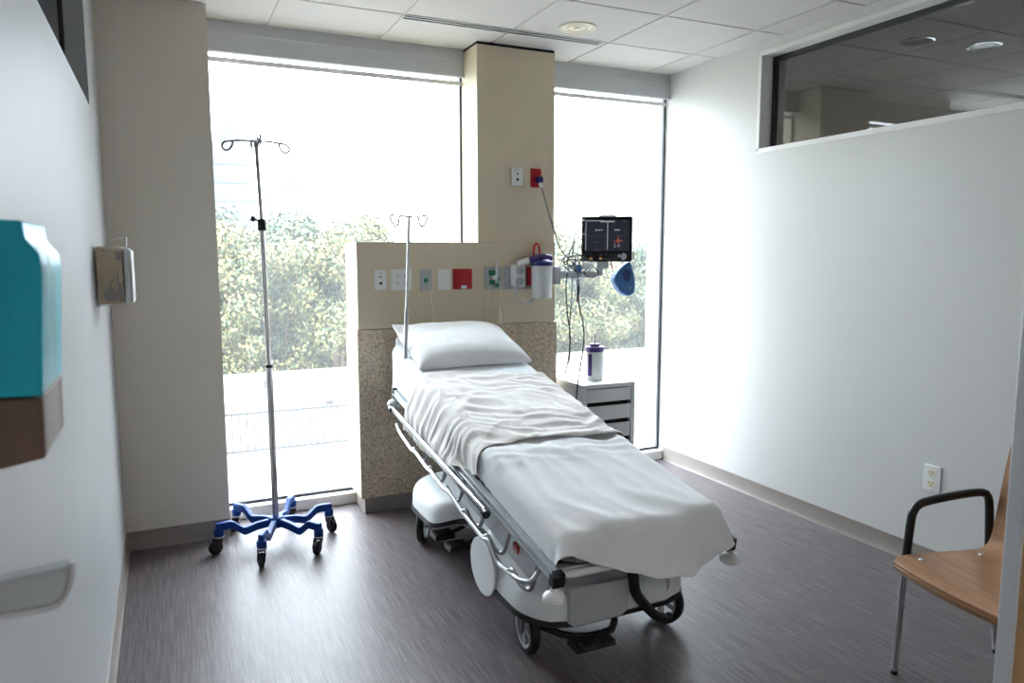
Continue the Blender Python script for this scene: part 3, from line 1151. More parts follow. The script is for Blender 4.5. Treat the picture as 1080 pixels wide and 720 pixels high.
# pillow
def pillow():
    n, m = 40, 30
    top, bot = [], []
    yc, ya = 3.735, .225
    for side, lst in ((1, top), (-1, bot)):
        for j in range(m+1):
            b = -1+2*j/m
            for i in range(n+1):
                a = -1+2*i/n
                ex = max(0, 1-abs(a)**3.0)**.5*max(0, 1-abs(b)**3.2)**.5
                pinch = 1-.06*(1-abs(a)**2)*abs(b)**4
                pin2 = 1-.05*(1-abs(b)**2)*abs(a)**4
                x = MX0+.01+.325*a*pin2
                y = yc+ya*b*pinch
                base = float(prof(y))+.018+.03*(b+1)/2
                wr = .0022*noise.noise(Vector((a*2, b*2.5, 1.5)))+.0006*noise.noise(Vector((a*8, b*8, 4)))
                h = ex*(.098+wr*4) if side > 0 else -ex*.012
                # the back-left corner pokes up and out
                c = max(0, (-a-.72)/.28)*max(0, (b-.62)/.38)
                x -= .015*c
                h2 = .050*c+.020*max(0, b)**2
                lst.append(Vector((x, y, base+h+h2+(wr*ex if side > 0 else 0))))
    mb = MB()
    k = n+1
    mb.v = top+bot
    o2 = len(top)
    for j in range(m):
        for i in range(n):
            mb.f.append((j*k+i, j*k+i+1, (j+1)*k+i+1, (j+1)*k+i))
            mb.f.append((o2+j*k+i, o2+(j+1)*k+i, o2+(j+1)*k+i+1, o2+j*k+i+1))
    me_b = mb
    o = obj('pillow', me_b, 'pillow', ang=180)
    bm = bmesh.new()
    bm.from_mesh(o.data)
    bmesh.ops.remove_doubles(bm, verts=bm.verts, dist=.0004)
    bmesh.ops.recalc_face_normals(bm, faces=bm.faces)
    bm.to_mesh(o.data)
    bm.free()
    o.data.polygons.foreach_set('use_smooth', [True]*len(o.data.polygons))
    b = o.modifiers.new('sub', 'SUBSURF'); b.levels = 1; b.render_levels = 1
    return o


tag(pillow(), 'plump white pillow lying at the raised head of the stretcher', 'pillow')

# ------------------------------------------------------------------ rolling IV stand
iv = thing('iv_stand', 'tall chrome IV stand on a blue six-legged wheeled base by the window', 'iv stand', (.462, 3.92, 0))
IX, IY = .462, 3.92
m_ = Matrix.Translation((IX, IY, 0))
obj('hub', MB().lathe([(.0, .085), (.040, .085), (.046, .095), (.046, .125), (.036, .138), (.018, .142)], 24, m_), 'blue', iv)
mb = MB().tube([(IX, IY, .12), (IX-.003, IY, .93)], .0165, 16)
pl_ = obj('lower_pole', mb, 'chrome', iv)
mb = MB().tube([(IX-.003, IY, .925), (IX-.003, IY, .94)], .0185, 16)
obj('pole_collar', mb, 'black', pl_)
mb = MB().tube([(IX-.003, IY, .93), (IX-.011, IY, 1.62)], .0125, 16)
pu = obj('upper_pole', mb, 'chrome', iv)
mb = MB().tube([(IX-.011, IY, 1.66), (IX-.022, IY, 2.025)], .0095, 14)
obj('pole_extension', mb, 'satin', pu)
mb = MB().lathe([(.017, 1.615), (.021, 1.62), (.021, 1.665), (.017, 1.672), (.012, 1.675)], 18, Matrix.Translation((IX-.011, IY, 0)))
cl = obj('height_clamp', mb, 'black', iv)
mb = MB().tube([(IX-.03, IY, 1.668), (IX-.048, IY, 1.674)], .006, 8)
mb.tube([(IX-.044, IY, 1.672), (IX-.062, IY, 1.678)], .014, 12)
obj('clamp_knob', mb, 'black', cl)
# hooks
TX, TZ = IX-.022, 2.05
mb = MB().lathe([(.0125, 2.02), (.0125, 2.045), (.006, 2.055)], 14, Matrix.Translation((TX, IY, 0)))
hb = obj('hook_block', mb, 'satin', iv)
for sg in (-1, 1):
    pts = [(0, 0, 0), (sg*.05, 0, .004), (sg*.115, 0, -.002), (sg*.147, 0, -.010), (sg*.158, 0, -.028), (sg*.147, 0, -.046), (sg*.128, 0, -.044), (sg*.113, 0, -.026), (sg*.108, 0, -.006)]
    obj('hook', MB().tube([Vector(p)+Vector((TX, IY, TZ)) for p in pts], .005, 8, smooth=4), 'rod', hb)
for sg in (-1, 1):
    pts = [(0, 0, -.01), (.004, sg*.03, -.012), (.010, sg*.05, -.005), (.014, sg*.058, .02), (.012, sg*.05, .03)]
    obj('hook', MB().tube([Vector(p)+Vector((TX, IY, TZ)) for p in pts], .005, 8, smooth=4), 'rod', hb)
mb = MB().tube([Vector(p)+Vector((TX, IY, TZ)) for p in ((-.02, 0, -.03), (-.024, 0, -.005), (-.008, 0, .012), (.008, 0, -.004), (.018, 0, .02), (.022, 0, .0), (.014, 0, -.02))], .004, 8, smooth=4)
obj('hook', mb, 'rod', hb)
cast = [(.180, 3.884), (.358, 3.640), (.636, 3.675), (.742, 3.952), (.584, 4.186), (.288, 4.165)]
swiv = [200, 255, 235, 300, 120, 170]
for (cx, cy), sw in zip(cast, swiv):
    d = Vector((cx-IX, cy-IY, 0))
    ln = d.length
    d.normalize()
    e = Vector((IX, IY, 0))
    sd = Vector((-d.y, d.x, 0))
    prof2 = [(.02, .112), (.10, .105), (ln-.135, .092), (ln-.118, .094), (ln-.070, .134), (ln-.055, .138), (ln+.014, .136)]
    rings = []
    for k, (r_, z) in enumerate(prof2):
        hh = .020
        ww = .0135
        c = e+d*r_+Vector((0, 0, z))
        rings.append([c+sd*a+Vector((0, 0, b)) for a, b in ((ww, hh), (-ww, hh), (-ww*1.0, -hh), (ww*1.0, -hh))])
    leg = obj('leg', MB().loft(rings), 'blue', iv, .004)
    c = Vector((cx, cy, 0))
    mb = MB().lathe([(.0, .088), (.022, .088), (.024, .094), (.024, .122), (.020, .126)], 16, Matrix.Translation(c))
    obj('caster_stem', mb, 'blue', leg)
    mb = MB().lathe([(.025, .083), (.026, .086), (.026, .089), (.025, .091)], 16, Matrix.Translation(c))
    obj('caster_ring', mb, 'satin', leg)
    mm = Matrix.Translation(c) @ Matrix.Rotation(math.radians(sw), 4, 'Z')
    mb = MB()
    for sg in (-1, 1):
        mb.prism([(-.012, .085), (.018, .085), (.040, .045), (.034, .026), (.018, .028), (-.008, .060)], sg*.0165-.002, sg*.0165+.002, mm @ Matrix(((1, 0, 0, 0), (0, 0, 1, 0), (0, 1, 0, 0), (0, 0, 0, 1))))
    mb.box((-.012, -.018, .074), (.018, .018, .084), mm)
    obj('caster_fork', mb, 'black', leg)
    mw = mm @ Matrix.Translation((.020, 0, .0345)) @ Matrix.Rotation(PI/2, 4, 'X')
    mb = MB().lathe([(.006, -.0125), (.030, -.0125), (.0345, -.008), (.0345, .008), (.030, .0125), (.006, .0125)], 24, mw)
    obj('caster_wheel', mb, 'black', leg)

# ------------------------------------------------------------------ wall plates on the headwall
WY = 4.124


def plate(name, label, cat, x0, x1, z0, z1, m, y=WY, th=.007, group=None):
    t = thing(name, label, cat, ((x0+x1)/2, y, (z0+z1)/2), 0, group)
    mb = MB().prism([(a+(x0+x1)/2, b+(z0+z1)/2) for a, b in rrect(x1-x0, z1-z0, .004, 3)], -th, 0,
                    Matrix.Translation((0, y, 0)) @ Matrix(((1, 0, 0, 0), (0, 0, 1, 0), (0, 1, 0, 0), (0, 0, 0, 1))))
    obj('cover_plate', mb, m, t, .0015)
    return t


def jack(t, x, z, w_, h_, m='dark_gap', name='jack', y=WY, d=.0085):
    return obj(name, B((x-w_/2, y-d, z-h_/2), (x+w_/2, y-d+.004, z+h_/2)), m, t)


def outlet_face(t, x, z, y=WY, m='white_pl', s=1.0):
    """a three-slot socket face"""
    mb = MB().prism([(x+a, z+b) for a, b in rrect(.034*s, .028*s, .010*s, 4)], -.0095, -.004,
                    Matrix.Translation((0, y, 0)) @ Matrix(((1, 0, 0, 0), (0, 0, 1, 0), (0, 1, 0, 0), (0, 0, 0, 1))))
    f = obj('socket', mb, m, t)
    mb = MB().box((x-.008*s, y-.0102, z-.001), (x-.0055*s, y-.0092, z+.008*s)).box((x+.0055*s, y-.0102, z-.001), (x+.008*s, y-.0092, z+.008*s)).box((x-.0025*s, y-.0102, z-.009*s), (x+.0025*s, y-.0092, z-.004*s))
    obj('socket_slots', mb, 'dark_gap', f)


t = plate('data_plate', 'white data jack plate, leftmost of the plates on the headwall', 'wall plate', 1.067, 1.137, 1.297, 1.411, 'white_pl')
jack(t, 1.102, 1.372, .009, .009); jack(t, 1.103, 1.336, .015, .015)
obj('plate_lettering', B((1.093, WY-.0078, 1.392), (1.116, WY-.0066, 1.395)), 'frame_grey', t)
t = plate('power_outlet', 'wide white double outlet plate second from left on the headwall', 'power outlet', 1.163, 1.285, 1.293, 1.414, 'white_pl')
for x in (1.202, 1.248):
    for z in (1.377, 1.334):
        outlet_face(t, x, z)
t = plate('call_station_plate', 'grey call-cord plate with a thin cream cord hanging from it', 'wall plate', 1.338, 1.406, 1.288, 1.412, 'plate_grey')
obj('call_button', MB().lathe([(.0, .006), (.011, .006), (.014, 0), (.014, -.002)], 18, Matrix.Translation((1.371, WY-.007, 1.348)) @ Matrix.Rotation(PI/2, 4, 'X')), 'green', t)
obj('pull_cord', MB().tube([(1.385, 4.108, 1.318), (1.388, 4.108, 1.285), (1.403, 4.11, 1.187), (1.412, 4.10, 1.075), (1.413, 4.10, 1.02)], .0034, 6, smooth=4), 'cream_cord', t)
t = plate('switch_plate', 'white rocker switch plate beside the red outlet plate', 'light switch', 1.443, 1.522, 1.289, 1.411, 'white_pl')
obj('rocker', MB().prism([(1.482+a, 1.35+b) for a, b in rrect(.032, .064, .004, 3)], -.0095, -.004, Matrix.Translation((0, WY, 0)) @ Matrix(((1, 0, 0, 0), (0, 0, 1, 0), (0, 1, 0, 0), (0, 0, 0, 1)))), 'white_pl', t, .0015)
t = plate('emergency_outlet', 'large red emergency outlet plate with a small white sticker on the headwall', 'power outlet', 1.538, 1.659, 1.292, 1.412, 'red')
for x in (1.575, 1.622):
    for z in (1.375, 1.332):
        outlet_face(t, x, z, m='red')
obj('sticker', B((1.588, WY-.0115, 1.296), (1.622, WY-.0098, 1.314)), 'white_pl', t)
# gas outlets
t = plate('oxygen_outlet', 'grey gas outlet plate with green fittings on the headwall', 'gas outlet', 1.742, 1.858, 1.286, 1.424, 'plate_grey')
mb = MB().box((1.768, WY-.020, 1.372), (1.808, WY-.006, 1.402)).box((1.770, WY-.018, 1.315), (1.800, WY-.006, 1.345)).box((1.800, WY-.020, 1.340), (1.832, WY-.006, 1.362)).box((1.806, WY-.024, 1.300), (1.826, WY-.006, 1.335))
obj('green_fitting', mb, 'green', t, .003)
mb = MB().lathe([(.0, .026), (.012, .026), (.016, .020), (.016, 0)], 18, Matrix.Translation((1.797, WY-.007, 1.358)) @ Matrix.Rotation(PI/2, 4, 'X'))
obj('outlet_collar', mb, 'white_pl', t)
mb = MB().tube([(1.812, WY-.022, 1.325), (1.812, WY-.022, 1.465)], .008, 12)
obj('flow_tube', mb, 'frost', t)
obj('pull_cord', MB().tube([(1.772, 4.10, 1.315), (1.760, 4.10, 1.283), (1.747, 4.10, 1.176), (1.746, 4.10, 1.061), (1.748, 4.10, 1.02)], .0034, 6, smooth=4), 'cream_cord', t)
pc = obj('pull_cord', MB().tube([(1.838, 4.098, 1.31), (1.834, 4.098, 1.25), (1.828, 4.098, 1.165)], .0034, 6, smooth=4), 'cream_cord', t)
obj('cord_pendant', MB().lathe([(.0045, 1.17), (.010, 1.158), (.012, 1.120), (.019, 1.082), (.016, 1.076)], 16, Matrix.Translation((1.828, 4.098, 0))), 'cream_cord', pc)
t = plate('vacuum_outlet', 'grey vacuum outlet plate with white suction regulator', 'gas outlet', 1.866, 2.075, 1.284, 1.424, 'plate_grey')
mb = MB().box((1.905, 4.055, 1.300), (1.985, 4.118, 1.435))
rg = obj('regulator', mb, 'white_pl', t, .012)
for z in (1.398, 1.336):
    mm = Matrix.Translation((1.945, 4.055, z)) @ Matrix.Rotation(PI/2, 4, 'X')
    d_ = obj('dial', MB().lathe([(.026, 0), (.026, .006), (.022, .009), (.0, .009)], 24, mm), 'frame_grey', rg)
mb = MB().box((1.936, 4.045, 1.400), (1.954, 4.047, 1.402)).box((1.944, 4.045, 1.392), (1.946, 4.047, 1.412))
obj('dial_marks', mb, 'dark_gap', rg)
mb = MB().tube([(1.93, 4.06, 1.440), (1.965, 4.05, 1.452), (2.005, 4.035, 1.465)], .018, 14)
obj('adapter', mb, 'white_pl', rg)
obj('red_port', B((2.020, 4.095, 1.305), (2.045, 4.118, 1.420)), 'red', t, .003)
# suction canister
cx, cy = 2.075, 4.02
t = thing('suction_canister', 'clear suction canister with purple lid hanging right of the regulator', 'suction canister', (cx, cy, 1.23))
m_ = Matrix.Translation((cx, cy, 0))
obj('canister_body', MB().lathe([(.0, 1.232), (.057, 1.232), (.060, 1.238), (.064, 1.42), (.064, 1.432)], 32, m_), 'frost', t)
mb = MB().lathe([(.0665, 1.428), (.0675, 1.436), (.0665, 1.452), (.050, 1.466), (.0, 1.472)], 32, m_)
ld = obj('canister_lid', mb, 'navy', t)
mb = MB().tube([(1.995, 4.03, 1.462), (2.03, 4.02, 1.474), (2.085, 4.015, 1.482), (2.135, 4.015, 1.470)], [.016, .022], 14, smooth=4)
obj('lid_spout', mb, 'purple', ld)
mb = MB().box((2.052, 4.07, 1.40), (2.098, 4.118, 1.46))
obj('canister_bracket', mb, 'greypanel', t, .003)
mb = MB().tube([(1.905, 4.05, 1.312), (1.915, 4.03, 1.255), (1.945, 4.02, 1.212), (1.985, 4.01, 1.205), (2.020, 4.01, 1.228), (2.03, 4.01, 1.25)], .0055, 10, smooth=5)
obj('suction_tube', mb, 'tubing', t)
t = thing('red_tubing', 'red rubber tube looped above the purple canister lid', 'tube', (2.09, 4.11, 1.46))
mb = MB().tube([(2.062, 4.10, 1.42), (2.060, 4.10, 1.48), (2.064, 4.10, 1.54), (2.080, 4.10, 1.562), (2.098, 4.10, 1.54), (2.102, 4.10, 1.49), (2.104, 4.09, 1.46)], .0065, 10, smooth=5)
obj('loop', mb, 'red_tube', t)
# plates on the column
CY = 4.147
t = plate('data_plate', 'white data jack plate high on the beige column', 'wall plate', 1.933, 2.008, 1.912, 2.021, 'white_pl', y=CY)
jack(t, 1.970, 1.983, .010, .010, y=CY); jack(t, 1.970, 1.948, .015, .015, y=CY)
obj('plate_lettering', B((1.955, CY-.0078, 2.006), (1.990, CY-.0066, 2.009)), 'frame_grey', t)
t = plate('emergency_outlet', 'small red outlet plate high on the column with a plug in it', 'power outlet', 2.060, 2.132, 1.905, 2.019, 'red', y=CY)
outlet_face(t, 2.096, 1.985, CY, 'red')
t = thing('monitor_power_cord', 'grey power cord running from the red column outlet down to the monitor', 'power cord', (2.10, 4.13, 1.92))
mb = MB().box((2.088, 4.098, 1.930), (2.126, 4.138, 1.968))
obj('plug', mb, 'navy', t, .006)
mb = MB().tube([(2.106, 4.105, 1.930), (2.112, 4.10, 1.905)], .011, 10)
obj('plug_strain_relief', mb, 'white_pl', t)
mb = MB().tube([(2.112, 4.10, 1.905), (2.140, 4.09, 1.804), (2.187, 4.085, 1.660), (2.232, 4.08, 1.54), (2.285, 4.07, 1.47), (2.36, 4.06, 1.42), (2.43, 4.07, 1.42)], .0042, 8, smooth=5)
obj('cord', mb, 'grey_cord', t)

# ------------------------------------------------------------------ patient monitor on its arm
mx, my = 2.572, 4.075
mon = thing('patient_monitor', 'black patient monitor with dark screen on an arm before the right window', 'monitor', (mx, my, 1.59))
MM = Matrix.Translation((mx, my, 1.592)) @ Matrix.Rotation(math.radians(-36), 4, 'Z') @ Matrix.Rotation(math.radians(-2), 4, 'X') @ Matrix.Scale(.885, 4, (1, 0, 0))
MP = MM @ Matrix(((1, 0, 0, 0), (0, 0, 1, 0), (0, 1, 0, 0), (0, 0, 0, 1)))
mb = MB().prism(rrect(.362, .285, .008, 4), -.030, .045, MP)
obj('monitor_case', mb, 'black_gloss', mon, .004)
mb = MB().prism(rrect(.30, .21, .03, 4), .045, .10, MP)
obj('rear_case', mb, 'greypanel', mon, .01)
sc = obj('screen', MB().box((-.160, -.033, -.075), (.160, -.0295, .120), MM), 'screen', mon)
mb = MB()
mb.box((-.155, -.0345, .112), (-.02, -.0325, .117), MM); mb.box((-.045, -.0345, .105), (.055, -.0325, .114), MM)
mb.box((-.152, -.0345, -.070), (-.147, -.0325, .105), MM); mb.box((.003, -.0345, -.066), (.009, -.0325, .105), MM)
for x, w_ in ((-.085, .018), (-.062, .014), (-.043, .012), (.055, .020), (.078, .016)):
    mb.box((x, -.0345, .052), (x+w_, -.0325, .060), MM)
for x, z in ((.055, -.052), (.055, -.038)):
    mb.box((x, -.0345, z), (x+.004, -.0325, z+.014), MM)
mb.box((.055, -.0345, -.052), (.068, -.0325, -.048), MM); mb.box((.076, -.0345, -.046), (.086, -.0325, -.042), MM); mb.box((.088, -.0345, -.052), (.092, -.0325, -.030), MM)
obj('screen_readout', mb, 'scr_white', sc)
mb = MB()
mb.box((-.140, -.0342, .020), (-.010, -.0325, .0216), MM); mb.box((.025, -.0342, .020), (.150, -.0325, .0216), MM)
mb.box((-.090, -.0342, -.022), (-.055, -.0325, -.018), MM); mb.box((-.09, -.0342, -.072), (-.04, -.0325, -.069), MM)
mb.box((.115, -.0342, .108), (.14, -.0325, .113), MM); mb.box((.12, -.0342, .05), (.14, -.0325, .053), MM)
obj('screen_lines', mb, 'scr_grey', sc)
mb = MB()
for k in range(4):
    mm = MM @ Matrix.Translation((.083, -.0335, -.012)) @ Matrix.Rotation(PI*k/4, 4, 'Y')
    mb.box((-(.032 if k % 2 == 0 else .014), -.001, -.0018), ((.032 if k % 2 == 0 else .014), .001, .0018), mm)
obj('screen_alarm_star', mb, 'scr_red', sc)
for i, x in enumerate((-.148, -.112, -.040, -.004, .030, .062)):
    for j, z in enumerate((-.100, -.124)):
        obj('key', MB().box((x-.011, -.034, z-.007), (x+.011, -.029, z+.007), MM), 'amber' if (i in (1, 2) and j == 1) else 'dark_cord', mon, .002)
mk = MM @ Matrix.Translation((.122, -.030, -.110)) @ Matrix.Rotation(PI/2, 4, 'X')
obj('control_knob', MB().lathe([(.021, 0), (.021, .012), (.018, .016), (.0, .016)], 24, mk), 'frame_grey', mon)
obj('key', MB().lathe([(.011, 0), (.011, .005), (.0, .006)], 16, MM @ Matrix.Translation((.090, -.030, -.106)) @ Matrix.Rotation(PI/2, 4, 'X')), 'frame_grey', mon)
obj('top_handle', MB().tube([MM @ Vector(p) for p in ((-.06, .02, .142), (-.055, .02, .15), (.055, .02, .15), (.06, .02, .142))], .006, 8), 'white_pl', mon)
mb = MB().box((2.49, 4.055, 1.405), (2.575, 4.115, 1.450))
arm = obj('mount_block', mb, 'frame_grey', mon, .006)
mb = MB().box((2.235, 4.09, 1.345), (2.50, 4.135, 1.395))
obj('support_arm', mb, 'greypanel', arm, .01)
mb = MB().tube([(2.50, 4.11, 1.372), (2.535, 4.10, 1.372), (2.535, 4.09, 1.42)], .022, 14)
obj('arm_pivot', mb, 'greypanel', arm)
mb = MB().box((2.205, 4.085, 1.31), (2.245, 4.16, 1.42))
obj('wall_bracket', mb, 'greypanel', arm, .004)
mb = MB().tube([MM @ Vector((.030, -.01, -.145)), MM @ Vector((.045, -.02, -.19))], .004, 8)
obj('stylus', mb, 'red', mon)

# lead cables looped around the arm
def cable(name, label, pts, r, m, k=6):
    o = obj(name, MB().tube(pts, r, 7, smooth=k), m)
    return tag(o, label, 'cable')


t = thing('monitor_lead_bundle', 'tangle of grey monitor leads looped around the support arm', 'cables', (2.36, 4.05, 1.42))
rr = random.Random(3)
for k in range(7):
    cx_ = 2.30+rr.uniform(-.02, .10)
    cz_ = 1.405+rr.uniform(-.02, .06)
    ra = rr.uniform(.035, .075)
    pts = []
    for a in np.linspace(0, 2*PI, 10, endpoint=False):
        pts.append((cx_+ra*1.2*math.cos(a), 4.055+.012*math.sin(3*a+k)-.004*k/7, cz_+ra*.75*math.sin(a)))
    obj('coil', MB().tube(pts, .0042, 6, smooth=4, closed=True), ('grey_cord', 'dark_cord', 'tubing')[k % 3], t)
cx_ = 2.44
pts = [(cx_+.05*math.cos(a), 4.045+.01*math.sin(2*a), 1.385+.032*math.sin(a)) for a in np.linspace(0, 2*PI, 10, endpoint=False)]
obj('coil', MB().tube(pts, .0042, 7, smooth=4, closed=True), 'dark_cord', t)
obj('cable_tie', B((2.335, 4.035, 1.385), (2.365, 4.075, 1.43)), 'cuff', t, .004)
obj('clip', B((2.37, 4.03, 1.41), (2.45, 4.05, 1.445)), 'white_pl', t, .006)
cable('monitor_lead', 'thin grey lead rising from the tangle to the left side of the monitor', [(2.27, 4.05, 1.43), (2.29, 4.05, 1.52), (2.345, 4.045, 1.60), (2.395, 4.05, 1.625)], .0042, 'grey_cord')
cable('monitor_lead', 'pale lead bowing out from the upper left of the monitor screen', [(2.31, 4.06, 1.46), (2.315, 4.04, 1.60), (2.36, 4.04, 1.69), (2.395, 4.06, 1.71)], .0042, 'grey_cord')
cable('monitor_lead', 'grey lead hanging leftmost beside the granite panel edge', [(2.29, 4.07, 1.42), (2.272, 4.07, 1.30), (2.285, 4.07, 1.12), (2.300, 4.06, .98), (2.283, 4.05, .85), (2.252, 4.04, .745)], .0042, 'dark_cord')
cable('monitor_lead', 'thin pale lead hanging between two darker ones near the cabinet', [(2.32, 4.07, 1.36), (2.312, 4.07, 1.20), (2.296, 4.065, 1.04), (2.300, 4.06, .90), (2.285, 4.05, .80)], .0036, 'grey_cord')
cable('monitor_lead', 'long straight dark lead hanging in front of the cabinet side', [(2.335, 4.04, 1.40), (2.325, 4.0, 1.20), (2.318, 3.92, 1.00), (2.262, 3.90, .69), (2.255, 3.90, .56), (2.255, 3.91, .45)], .0045, 'dark_cord')
t = thing('lead_connector', 'small dark connector dangling on a lead under the monitor arm', 'connector', (2.345, 4.04, 1.3))
obj('lead', MB().tube([(2.36, 4.05, 1.38), (2.352, 4.04, 1.32), (2.345, 4.04, 1.29)], .0025, 6, smooth=3), 'grey_cord', t)
obj('connector_body', MB().tube([(2.347, 4.04, 1.30), (2.344, 4.04, 1.255)], .011, 10), 'grey_cord', t)
obj('connector_tip', MB().tube([(2.343, 4.04, 1.255), (2.338, 4.04, 1.20)], .007, 8), 'dark_cord', t)

# blood pressure cuff
cf = thing('blood_pressure_cuff', 'rolled blue blood pressure cuff hanging below the monitor corner', 'blood pressure cuff', (2.70, 4.06, 1.33))
ol = [Vector((x, z, 0)) for x, z in ((2.712, 1.442), (2.660, 1.405), (2.618, 1.356), (2.612, 1.325), (2.640, 1.280), (2.672, 1.246), (2.705, 1.230), (2.735, 1.229), (2.766, 1.248), (2.772, 1.29), (2.768, 1.345), (2.750, 1.40), (2.735, 1.44))]
ol = [(p.x, p.y) for p in catmull(ol, 3, closed=True)]
CXM = Matrix(((1, 0, 0, 0), (0, 0, 1, 0), (0, 1, 0, 0), (0, 0, 0, 1)))
obj('cuff_roll', MB().prism(ol, 4.035, 4.10, CXM), 'cuff', cf, .016)
ov = [(2.700+.036*math.cos(a)*.8-.012*math.sin(a), 1.362+.040*math.sin(a)+.012*math.cos(a)) for a in np.linspace(0, 2*PI, 24, endpoint=False)]
obj('cuff_opening_shade', MB().prism(ov, 4.030, 4.040, CXM), 'cuff_shade', cf, .002)  # flat dark oval stands in for the shade inside the roll
obj('cuff_print', B((2.715, 4.031, 1.272), (2.730, 4.036, 1.287)), 'scr_grey', cf)
mb = MB().tube([(2.700, 4.06, 1.395), (2.735, 4.065, 1.46), (2.752, 4.07, 1.52), (2.745, 4.07, 1.56)], .004, 8, smooth=4)
obj('cuff_hose', mb, 'grey_cord', cf)
obj('hose_connector', B((2.738, 4.045, 1.462), (2.768, 4.08, 1.515)), 'plate_ivory', cf, .006)

# ------------------------------------------------------------------ drawer cabinet and wipes
x0, x1, y0, y1, zt = 2.276, 2.657, 3.855, 4.335, .70
cb = thing('drawer_cabinet', 'white drawer cabinet standing between stretcher and right window', 'cabinet', ((x0+x1)/2, (y0+y1)/2, 0))
mb = MB()
mb.box((x0, y0, 0), (x0+.03, y1, zt-.025)); mb.box((x1-.03, y0, 0), (x1, y1, zt-.025)); mb.box((x0, y0, zt-.025), (x1, y1, zt))
mb.box((x0+.03, y1-.02, 0), (x1-.03, y1, zt-.025)); mb.box((x0+.03, y0+.03, 0), (x1-.03, y1-.02, .03))
obj('carcass', mb, 'drawer', cb, .0015)
obj('recess', B((x0+.031, y0+.035, .031), (x1-.031, y1-.022, zt-.026)), 'dark_gap', cb)
hts = [(.587, .667), (.472, .560), (.355, .444), (.215, .328), (.045, .188)]
for a, b in hts:
    obj('drawer', B((x0+.033, y0+.002, a), (x1-.033, y0+.02, b)), 'drawer', cb, .0015)

wx, wy = 2.462, 4.03
wp = thing('wipes_canister', 'white wipes canister with purple lid on the drawer cabinet', 'wipes canister', (wx, wy, .70))
m_ = Matrix.Translation((wx, wy, .70))
obj('tub', MB().lathe([(.0, .0), (.054, .0), (.057, .004), (.057, .180), (.055, .186)], 32, m_), 'white_pl', wp)
lid = obj('lid', MB().lathe([(.0595, .182), (.061, .186), (.061, .208), (.056, .214), (.034, .216), (.033, .228), (.030, .232), (.0, .232)], 32, m_), 'purple', wp)
obj('wipe_tip', MB().tube([(wx, wy, .925), (wx+.004, wy, .95), (wx-.002, wy, .985)], [.008, .004], 6), 'sheet_white', wp)
rings = []
for a in np.linspace(math.radians(195), math.radians(222), 6):
    rings.append([Vector((wx+r_*math.cos(a), wy+r_*math.sin(a), .70+z)) for r_, z in ((.0573, .03), (.0582, .03), (.0582, .170), (.0573, .170))])
obj('label_band', MB().loft(rings), 'purple', wp)
rings = []
for a in np.linspace(math.radians(280), math.radians(325), 8):
    rings.append([Vector((wx+r_*math.cos(a), wy+r_*math.sin(a), .70+z)) for r_, z in ((.0573, .04), (.0580, .04), (.0580, .150), (.0573, .150))])
obj('label_text_panel', MB().loft(rings), 'sheet_blue', wp)

# ------------------------------------------------------------------ right wall outlet
t = thing('wall_outlet', 'white duplex power outlet low on the right wall behind the chair', 'power outlet', (XR, 2.252, .441))
XM = Matrix.Translation((XR, 2.252, .441)) @ Matrix(((0, 0, -1, 0), (1, 0, 0, 0), (0, 1, 0, 0), (0, 0, 0, 1)))
obj('cover_plate', MB().prism(rrect(.086, .122, .005, 3), 0, .007, XM), 'white_pl', t, .0015)
for z in (-.026, .026):
    f = obj('socket', MB().prism([(a, b+z) for a, b in rrect(.036, .030, .011, 4)], .006, .010, XM), 'plate_ivory', t)
    mb = MB().box((-.009, z, .0098), (-.006, z+.010, .0108), XM).box((.006, z, .0098), (.009, z+.010, .0108), XM).box((-.003, z-.010, .0098), (.003, z-.005, .0108), XM)
    obj('socket_slots', mb, 'dark_gap', f)

# ------------------------------------------------------------------ wall holders on the left wall
t = thing('glove_box_holder', 'clear plastic holder with a tan carton on the left wall near the pier', 'glove box holder', (-.245, 3.3, 1.42))
xa, xb = XL+.001, -.146
obj('carton', B((xa+.008, 3.252, 1.308), (xb-.004, 3.50, 1.528)), 'tan_carton', t, .002)
mb = MB()
mb.box((xa, 3.246, 1.300), (xb, 3.249, 1.532)); mb.box((xb, 3.246, 1.300), (xb+.003, 3.505, 1.532)); mb.box((xa, 3.246, 1.300), (xb+.003, 3.505, 1.303)); mb.box((xa, 3.502, 1.300), (xb, 3.505, 1.532))
obj('holder_shell', mb, 'clear', t, .0008)
mb = MB().box((xb+.003, 3.25, 1.31), (xb+.026, 3.47, 1.525))
obj('inner_liner', mb, 'frost', t, .01)
mb = MB().box((xb+.026, 3.25, 1.312), (xb+.031, 3.49, 1.515))
obj('front_lip', mb, 'white_pl', t, .0015)
mb = MB().box((-.170, 3.2505, 1.478), (-.150, 3.2525, 1.515)).box((-.168, 3.2505, 1.318), (-.152, 3.2525, 1.39)).box((-.170, 3.2505, 1.39), (-.164, 3.2525, 1.44)).box((-.217, 3.2505, 1.512), (-.200, 3.2525, 1.519)).box((-.196, 3.2505, 1.512), (-.184, 3.2525, 1.519))
obj('carton_print', mb, 'brown', t)
mb = MB().lathe([(.0, 0), (.026, 0), (.026, .0015), (.0, .0015)], 20, Matrix.Translation((-.192, 3.2525, 1.345)) @ Matrix.Rotation(PI/2, 4, 'X'))
mb.tube([(-.195, 3.2512, 1.37), (-.19, 3.2512, 1.395), (-.178, 3.2512, 1.405)], .003, 6)
obj('carton_picture', mb, 'brown', t)
mb = MB().tube([(-.135, 3.30, 1.528), (-.133, 3.30, 1.565)], .005, 8)
obj('wall_clip', mb, 'satin', t)
mb = MB().tube([(-.20, 3.30, 1.53), (-.185, 3.30, 1.555), (-.16, 3.30, 1.562), (-.135, 3.30, 1.56)], .003, 6, smooth=4)
obj('plastic_loop', mb, 'clear', t)

